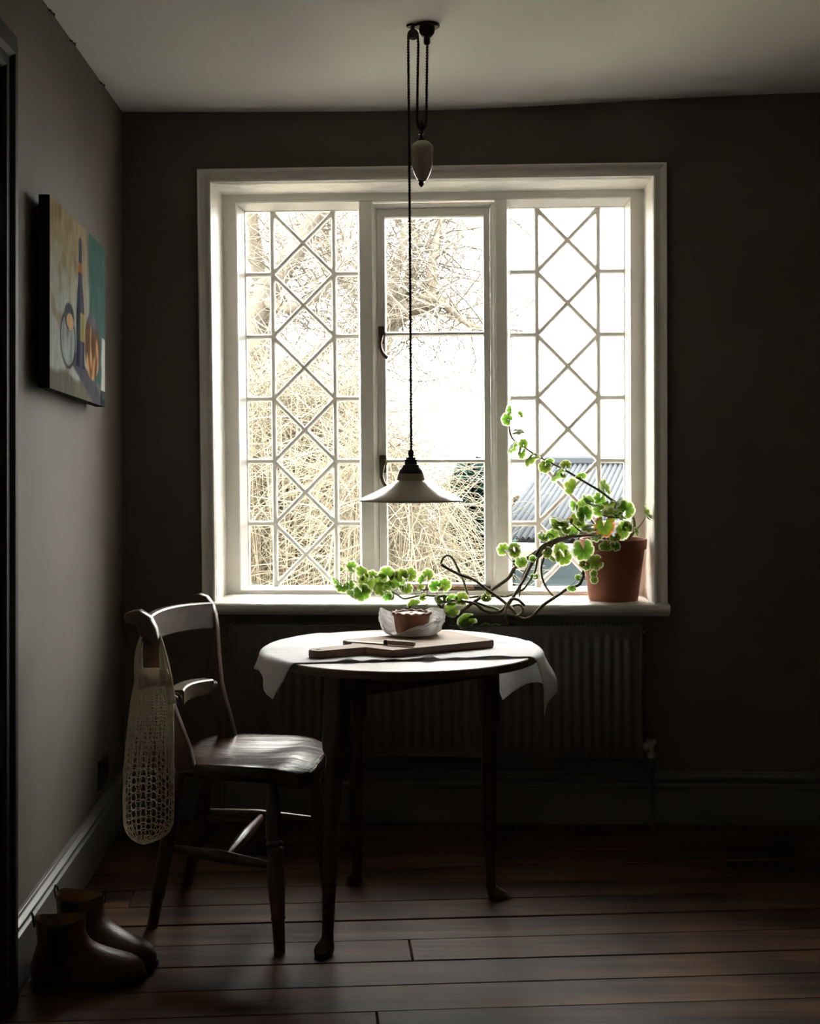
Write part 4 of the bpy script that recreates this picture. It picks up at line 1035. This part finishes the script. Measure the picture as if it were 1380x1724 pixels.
# leaf shapes
def leaf_mesh(name, cup, fold, seed):
    random.seed(seed); R = [0, .2, .42, .62, .78, .88, .94, 1.0]; na = 48; vs = []; ed = []; fs = []
    a0 = math.radians(18)
    for i, r in enumerate(R):
        for j in range(na+1):
            a = lerp(a0, 2*PI-a0, j/na); lob = (j/na)*6
            out_ = .87+.10*abs(sin(PI*lob))**.5+.035*abs(sin(PI*lob*3))
            rr = r*(.06*(1-r)+out_*(1 if r < .8 else 1))
            ax_ = a-PI/2                                  # notch points to -y (down)
            x, y = rr*sin(a-PI), rr*-cos(a-PI)
            x, y = sin(a)*rr, -cos(a)*rr
            z = cup*rr*rr+fold*abs(x)+.06*sin(lob*PI*2+seed)*rr*rr+.05*noise.noise(V((x*2, y*2, seed)))
            vs.append((x, y, z)); vein = abs((lob % 1)-.5)*2
            ed.append(min(1, max(0, r*.98+.10*noise.noise(V((x*4, y*4, seed+3)))-.16*(1-vein)*(r < .85))))
    n_ = na+1
    for i in range(len(R)-1):
        for j in range(na): fs.append((i*n_+j, i*n_+j+1, (i+1)*n_+j+1, (i+1)*n_+j))
    me = bpy.data.meshes.new(name); me.from_pydata(vs, [], fs); me.materials.append(M['leaf']); me.shade_smooth()
    at_ = me.attributes.new('edge', 'FLOAT', 'POINT')
    for i, e in enumerate(ed): at_.data[i].value = e
    return me
LM = [leaf_mesh('leaf', .18, 0, 1), leaf_mesh('leaf', -.22, .12, 2), leaf_mesh('leaf', .30, .35, 3), leaf_mesh('leaf', .45, -.2, 4), leaf_mesh('leaf', .1, .7, 5)]
# (x, y, width in px, kind: 0 facing, 1 tilted, 2 nearly edge-on, roll in degrees)
LV = '''861 690 15 2 10;854 706 19 1 60;875 698 11 1 -40;871 726 19 2 -85;859 751 20 2 150;881 748 17 1 0;877 763 18 1 170;893 771 27 2 130;917 786 19 0 160;924 777 15 1 20;952 783 16 1 0;934 795 27 2 140;948 800 10 1 180;978 801 17 1 10;968 822 28 2 150;1017 822 26 2 20;1010 840 22 1 160;1025 849 19 1 180;1037 846 22 2 150;1013 851 11 1 180
967 851 18 2 20;981 853 26 0 30;993 846 28 2 70;984 866 25 0 10;971 873 21 0 190;978 883 14 0 170;1009 860 19 0 100;992 888 24 2 95;1016 886 32 0 180;1003 901 18 2 110;1028 872 27 2 80;1038 867 18 1 20;1053 858 28 0 340;1047 893 28 1 200;1063 884 18 2 30;1050 886 16 1 60;1088 866 24 2 30;1035 906 16 1 200;1022 920 24 1 160;1036 918 17 1 200;982 926 33 0 185;1002 947 23 0 110;987 953 13 0 200;999 966 11 0 40;1000 976 12 0 170;1045 872 16 2 60;1072 895 14 2 20
943 871 29 2 80;948 880 20 2 80;938 886 18 1 60;930 902 20 0 30;953 891 14 0 120;964 895 18 0 40;946 898 16 1 170;913 905 17 1 190;926 900 14 1 20;942 923 23 0 20;949 938 25 0 190;934 941 16 1 200;923 931 17 1 220;958 878 12 1 10
847 925 19 0 60;864 919 19 1 20;867 930 17 0 200;877 945 18 0 190;896 941 11 0 30;896 970 7 1 60;903 971 9 1 300;962 990 14 1 170;973 973 10 1 60;981 950 11 1 80
574 958 7 1 0;590 955 18 1 60;569 977 18 2 40;576 988 20 1 170;611 964 25 1 30;618 980 27 0 150;627 969 16 1 20;589 985 16 1 200;595 997 24 1 190;609 997 26 0 200;641 976 19 0 100;651 967 24 0 10;640 992 21 0 60;656 986 16 0 30;664 980 20 0 320;662 969 15 1 20;676 969 20 0 30;690 967 21 0 320;682 985 22 2 170;685 991 17 0 200;720 968 18 0 340;711 976 14 1 30;651 1003 17 1 190;660 1005 10 1 180;675 988 9 1 90;713 1006 13 1 90;697 1021 22 0 100
732 987 19 0 60;748 985 20 0 330;745 1011 20 1 200;760 1008 17 0 60;777 1008 20 0 60;760 1026 22 0 110;785 1042 28 1 120;818 1008 15 1 180;817 1059 15 1 80;833 1060 20 1 80;822 998 10 1 20;707 987 12 1 20'''
OLD = {(1016, 886), (1035, 906), (958, 878), (981, 950)}
LM_old = LM[0].copy(); LM_old.materials.clear(); LM_old.materials.append(M['leaf_old'])
random.seed(21)
allst = [(p, k) for k, s in enumerate(stems) for p in s[2]]
for item in LV.replace('\n', ';').split(';'):
    x, y, sz, kd_, roll = (float(t) for t in item.split())
    Y = yy(x, y)-.02 if x < 930 else (4.335 if y < 860 else 4.30)
    if x < 725: Y = 4.275
    if y < 860 and x < 1060: Y = 4.325
    if x > 960 and y > 900: Y = 4.235 if x < 1045 else 4.25
    Y += random.uniform(-.012, .012)
    c = px(x, y, Y); r = sz*.64*Y/F
    tilt = {0: random.uniform(.05, .45), 1: random.uniform(.55, .85), 2: random.uniform(1.0, 1.2)}[int(kd_)]
    az = random.uniform(0, 2*PI) if kd_ < 2 else (random.choice((PI/2, -PI/2))+random.uniform(-.3, .3))
    # tilt about an axis in the picture so that edge-on leaves thin along their roll direction
    base = Matrix.Rotation(PI/2, 4, 'X')
    Rm = Matrix.Rotation(math.radians(-roll), 4, 'Y') @ (Matrix.Rotation(tilt*random.choice((1, -1)), 4, 'X') if kd_ == 2 and False else Matrix.Rotation(tilt, 4, V((cos(az), 0, sin(az)))) if kd_ < 2 else Matrix.Rotation(tilt*random.choice((1, -1)), 4, V((0, 0, 1)))) @ base
    o = bpy.data.objects.new('leaf', random.choice(LM[:4] if kd_ < 2 else LM[1:]) if (x, y) not in OLD else LM_old); C.objects.link(o); o.parent = plant
    o.matrix_basis = Matrix.Translation(c-plant.location) @ Rm @ Matrix.Scale(r, 4)
    # stalk to the nearest stem
    bp_, k_ = min(allst, key=lambda q: (q[0]-c).length+(.05 if q[0].z > c.z+.02 else 0))
    if .008 < (bp_-c).length < .11:
        mid = (bp_+c)/2+V((0, .004, -.004)); stems[k_][0].tube([bp_, mid.lerp(bp_, .4), mid, c+V((0, .002, 0))], [.0013, .0011, .0010, .0010], 4)
for mb, mt, c in stems: part('stem', mb, M[mt], plant, smooth=True, angle=60)

# ------------------------------------------------------------------ outside: garden below the upstairs window
GZ = -2.8
mb = MB(); mb.box((-40, 4.75, GZ-.2), (40, 70, GZ)); tag(part('garden_ground', mb, M['ground']), 'pale sunlit garden ground beyond the window', 'ground', kind='structure')
def twig_path(p, d, L_, k, wob, droop, rng):
    pts = [p]; d = d.normalized()
    for i in range(k):
        d = (d+V((rng.gauss(0, wob), rng.gauss(0, wob), rng.gauss(0, wob)-droop))).normalized(); p = p+d*(L_/k); pts.append(p)
    return pts
def tree(name, label, limbs, Y, seed, mt, tw_mt, n_twig, tl, drp, tr=.0045, group=None):
    rng = random.Random(seed); base = px(limbs[0][0][0][0], 900, Y); root = thing(name, label, 'tree', V((base.x, Y, GZ)), group)
    segs = []
    for pl, r0, r1 in limbs:
        pts = [px(q[0], q[1], Y+(q[2] if len(q) > 2 else 0)) for q in pl]; c = catmull(pts, 6)
        c = [p+V((0, 0, .03*noise.noise(p*2))) for p in c]
        mb = MB(); mb.tube(c, [lerp(r0, r1, i/(len(c)-1))*(1+.15*noise.noise(p*6)) for i, p in enumerate(c)], 9)
        part('trunk' if not segs else 'branch', mb, M[mt], root, smooth=True, angle=180); segs.append((c, r0, r1))
    mb = MB(); src = [p for c, a, b in segs for p in c[len(c)//6:]]
    for i in range(n_twig):
        p = rng.choice(src); d = V((rng.uniform(-1, 1), rng.uniform(-.7, .7), rng.uniform(-.5, .9)))
        pts = twig_path(p, d, tl*rng.uniform(.4, 1.2), 7, .22, drp, rng); r = tr*rng.uniform(.6, 1.3)
        mb.tube(pts, [r*(1-.7*j/7) for j in range(8)], 3, False)
        for q in pts[2:]:
            if rng.random() < .55:
                d2 = V((rng.uniform(-1, 1), rng.uniform(-1, 1), rng.uniform(-1, .8))); mb.tube(twig_path(q, d2, tl*rng.uniform(.1, .35), 4, .25, drp, rng), [r*.5, r*.45, r*.4, r*.35, r*.3], 3, False)
    part('twigs', mb, M[tw_mt], root, kind='stuff')
    return root
tree('garden_tree', 'pale bare tree with crooked limbs behind the centre of the window', [([(560, 1700), (575, 1200), (600, 800), (622, 620), (652, 545), (690, 517), (735, 500)], .16, .07), ([(665, 535), (690, 470, .2), (700, 420, .3), (690, 350, .5)], .06, .025), ([(640, 570), (662, 480), (680, 400), (670, 330)], .05, .02), ([(735, 500), (760, 520, -.2), (790, 545, -.3), (830, 560, -.4)], .04, .015), ([(725, 503), (728, 440), (745, 370, .2), (790, 330, .3)], .05, .015), ([(650, 545), (600, 500, .3), (560, 440, .3), (540, 370, .3)], .05, .015)], 10.0, 11, 'bark', 'twig2', 470, 1.0, .04, .0075)
tree('garden_tree', 'pale bare forked tree behind the left lattice light', [([(400, 1700), (415, 1100), (425, 700), (432, 540), (452, 480), (490, 430), (530, 370), (560, 320)], .15, .05), ([(428, 620), (440, 520, .2), (430, 420, .2), (420, 330)], .08, .03), ([(440, 500), (500, 520, -.3), (560, 470, -.4), (600, 380)], .045, .015), ([(425, 700), (480, 640, .2), (540, 600, .3), (590, 560, .3)], .05, .015)], 9.0, 12, 'bark', 'twig2', 330, .95, .05, .0065)
def thicket(name, label, xs, Y0, Y1, n, top, seed, mt, arch, tr=.0065, extra=4):
    rng = random.Random(seed); xa, xb = xs; bx = px((xa+xb)/2, 900, (Y0+Y1)/2).x
    root = thing(name, label, 'shrub', V((bx, (Y0+Y1)/2, GZ)), 'shrubs outside the window'); mb = MB()
    for i in range(n):
        Y = rng.uniform(Y0, Y1); x = rng.uniform(xa, xb); y_top = top(x)+rng.expovariate(1/110)
        tip = px(x, y_top, Y); b0 = V((lerp(bx, tip.x, .55)+rng.gauss(0, .12), Y+rng.gauss(0, .1), GZ))
        side = rng.choice((-1, 1)); arcx = side*rng.uniform(.1, .55)*arch
        pts = []
        for k in range(13):
            t = k/12; q = b0.lerp(tip, min(1, t*1.25)) if t < .8 else None
            if t < .8: p = b0.lerp(tip, 1-(1-t/.8)**1.6); p.x = lerp(b0.x, tip.x, (t/.8)**1.5)
            else: s = (t-.8)/.2; p = tip+V((arcx*s, rng.gauss(0, .03), .08*s-.45*arch*s*s))
            p += V((noise.noise(V((i*3.1, t*3, 1))), noise.noise(V((i*3.1, t*3, 2))), 0))*.13; pts.append(p)
        r = tr*rng.uniform(.6, 1.5); mb.tube(pts, [r*(1.3-1.05*j/12) for j in range(13)], 3, False)
        for e in range(extra):
            q = pts[rng.randrange(5, 12)]; mb.tube(twig_path(q, V((rng.uniform(-1, 1), rng.uniform(-.6, .6), rng.uniform(-.6, 1))), rng.uniform(.25, .9), 6, .2, .10*arch, rng), [r*.55*(1-.12*j) for j in range(7)], 3, False)
    part('stems', mb, M[mt], root, kind='stuff')
    return root
thicket('bare_shrub', 'dense yellow twiggy shrub filling the lower left lattice light', (385, 600), 7.4, 8.8, 680, lambda x: 640+40*sin(x*.05), 31, 'twig', 1.0, .0062, 5)
thicket('bare_shrub', 'yellow arching twiggy shrub behind the centre casement', (580, 745), 6.6, 8.0, 420, lambda x: interp([(585, 690), (650, 720), (710, 820), (740, 900), (780, 940)], x), 32, 'twig', .9, .0052, 5)
def leafy(name, label, xs, ys, Y, seed, n, mt, size, shape, cat='shrub'):
    rng = random.Random(seed); cx_ = (xs[0]+xs[1])/2; root = thing(name, label, cat, V((px(cx_, 900, Y).x, Y, GZ)))
    top = px(cx_, ys[0], Y); mb = MB(); mb.tube([V((top.x, Y, GZ)), V((top.x, Y, top.z-.05))], [.06, .01], 7); part('trunk', mb, M['bark'], root)
    mb = MB(); hw = (xs[1]-xs[0])/2*Y/F
    for i in range(n):
        t = rng.random()**.7; z = lerp(top.z, px(cx_, ys[1], Y).z, t); rr = hw*(t**.6 if shape == 'cone' else math.sqrt(max(.05, 1-(2*t-1)**2)))*rng.random()**.35
        a = rng.uniform(0, 2*PI); c = V((top.x+cos(a)*rr, Y+sin(a)*rr, z+rng.gauss(0, .04)))
        d = V((cos(a), sin(a), rng.uniform(-.7, .3))).normalized(); s = d.cross(V((rng.gauss(0, 1), rng.gauss(0, 1), rng.gauss(0, 1)))).normalized()*size*.35
        L_ = size*rng.uniform(.6, 1.3); mb.add([c, c+d*L_*.5+s, c+d*L_, c+d*L_*.5-s], [(0, 1, 2, 3)])
    part('foliage', mb, M[mt], root, kind='stuff', recalc=False)
leafy('conifer', 'blue-green conifer behind the centre casement', (690, 900), (785, 1150), 10.6, 41, 14000, 'conifer', .10, 'cone', 'tree')
leafy('far_bush', 'small pale bush left of the barn roof', (855, 900), (835, 960), 20.0, 42, 2500, 'hedge', .12, 'round')
leafy('far_bush', 'dry brown hedge bush behind the left shrub', (370, 620), (690, 1150), 11.5, 43, 12000, 'hedge', .12, 'round')
leafy('far_bush', 'dry brown hedge bush behind the arching shrub', (540, 720), (780, 1150), 11.0, 44, 10000, 'hedge', .12, 'round')
# barn with corrugated roof below the eye line
e0 = px(868, 908, 8.0); r1 = px(945, 786, 9.9); vd = (r1-e0); hd = V((vd.x, vd.y, 0)); along = V((hd.y, -hd.x, 0)).normalized()
barn = thing('barn', 'blue-grey boarded barn with a corrugated grey roof outside the right light', 'building', V((e0.x, e0.y, GZ)))
LB = 5.5; nc = 150; up = vd.cross(along).normalized(); up = up if up.z > 0 else -up
mb = MB(); rows = []
for t in (0, 1): rows.append([e0+vd*t-hd.normalized()*(.18 if t == 0 else 0)+along*(LB*i/(nc*4)-.12)+up*(.012*sin(2*PI*i/4)+.02) for i in range(nc*4+1)])
mb.grid(rows); o = part('roof', mb, M['slate'], barn, smooth=True, angle=180, label='grey corrugated roof'); md = o.modifiers.new('thick', 'SOLIDIFY'); md.thickness = .006
mb = MB(); mb.tube([r1-along*.12+up*.03, r1+along*LB+up*.03], .05, 8); part('ridge', mb, M['slate'], barn, smooth=True)
mb = MB(); q = e0-hd.normalized()*.2-V((0, 0, .05)); mb.tube([q-along*.12, q+along*LB], .045, 8); part('gutter', mb, M['gutter'], barn, smooth=True)
nb_ = 22; hgt = (e0.z-GZ-.06)/nb_
for i in range(nb_):
    z = GZ+hgt*i; mb = MB(); nn = -hd.normalized()
    mb.add([e0*1+along*s+nn*d+V((0, 0, z+zz-e0.z)) for s in (0, LB) for d, zz in ((0, 0), (.022, 0), (.008, hgt), (0, hgt))], [(0, 1, 2, 3), (7, 6, 5, 4), (0, 4, 5, 1), (1, 5, 6, 2), (2, 6, 7, 3), (3, 7, 4, 0)])
    part('board', mb, M['boards'], barn)
mb = MB(); g0 = e0+V((0, 0, -.06)); g1 = e0+hd; 
mb.prism([V((e0.x, e0.y, GZ)), V((g1.x, g1.y, GZ)), r1-V((0, 0, .03)), e0-V((0, 0, .03))], along*.06); part('gable_wall', mb, M['boards'], barn)
mb = MB(); q = e0+hd+along*LB; mb.prism([V((g1.x, g1.y, GZ)), V((q.x, q.y, GZ)), V((q.x, q.y, r1.z-.05)), V((g1.x, g1.y, r1.z-.05))], -hd.normalized()*.06); part('rear_wall', mb, M['boards'], barn)
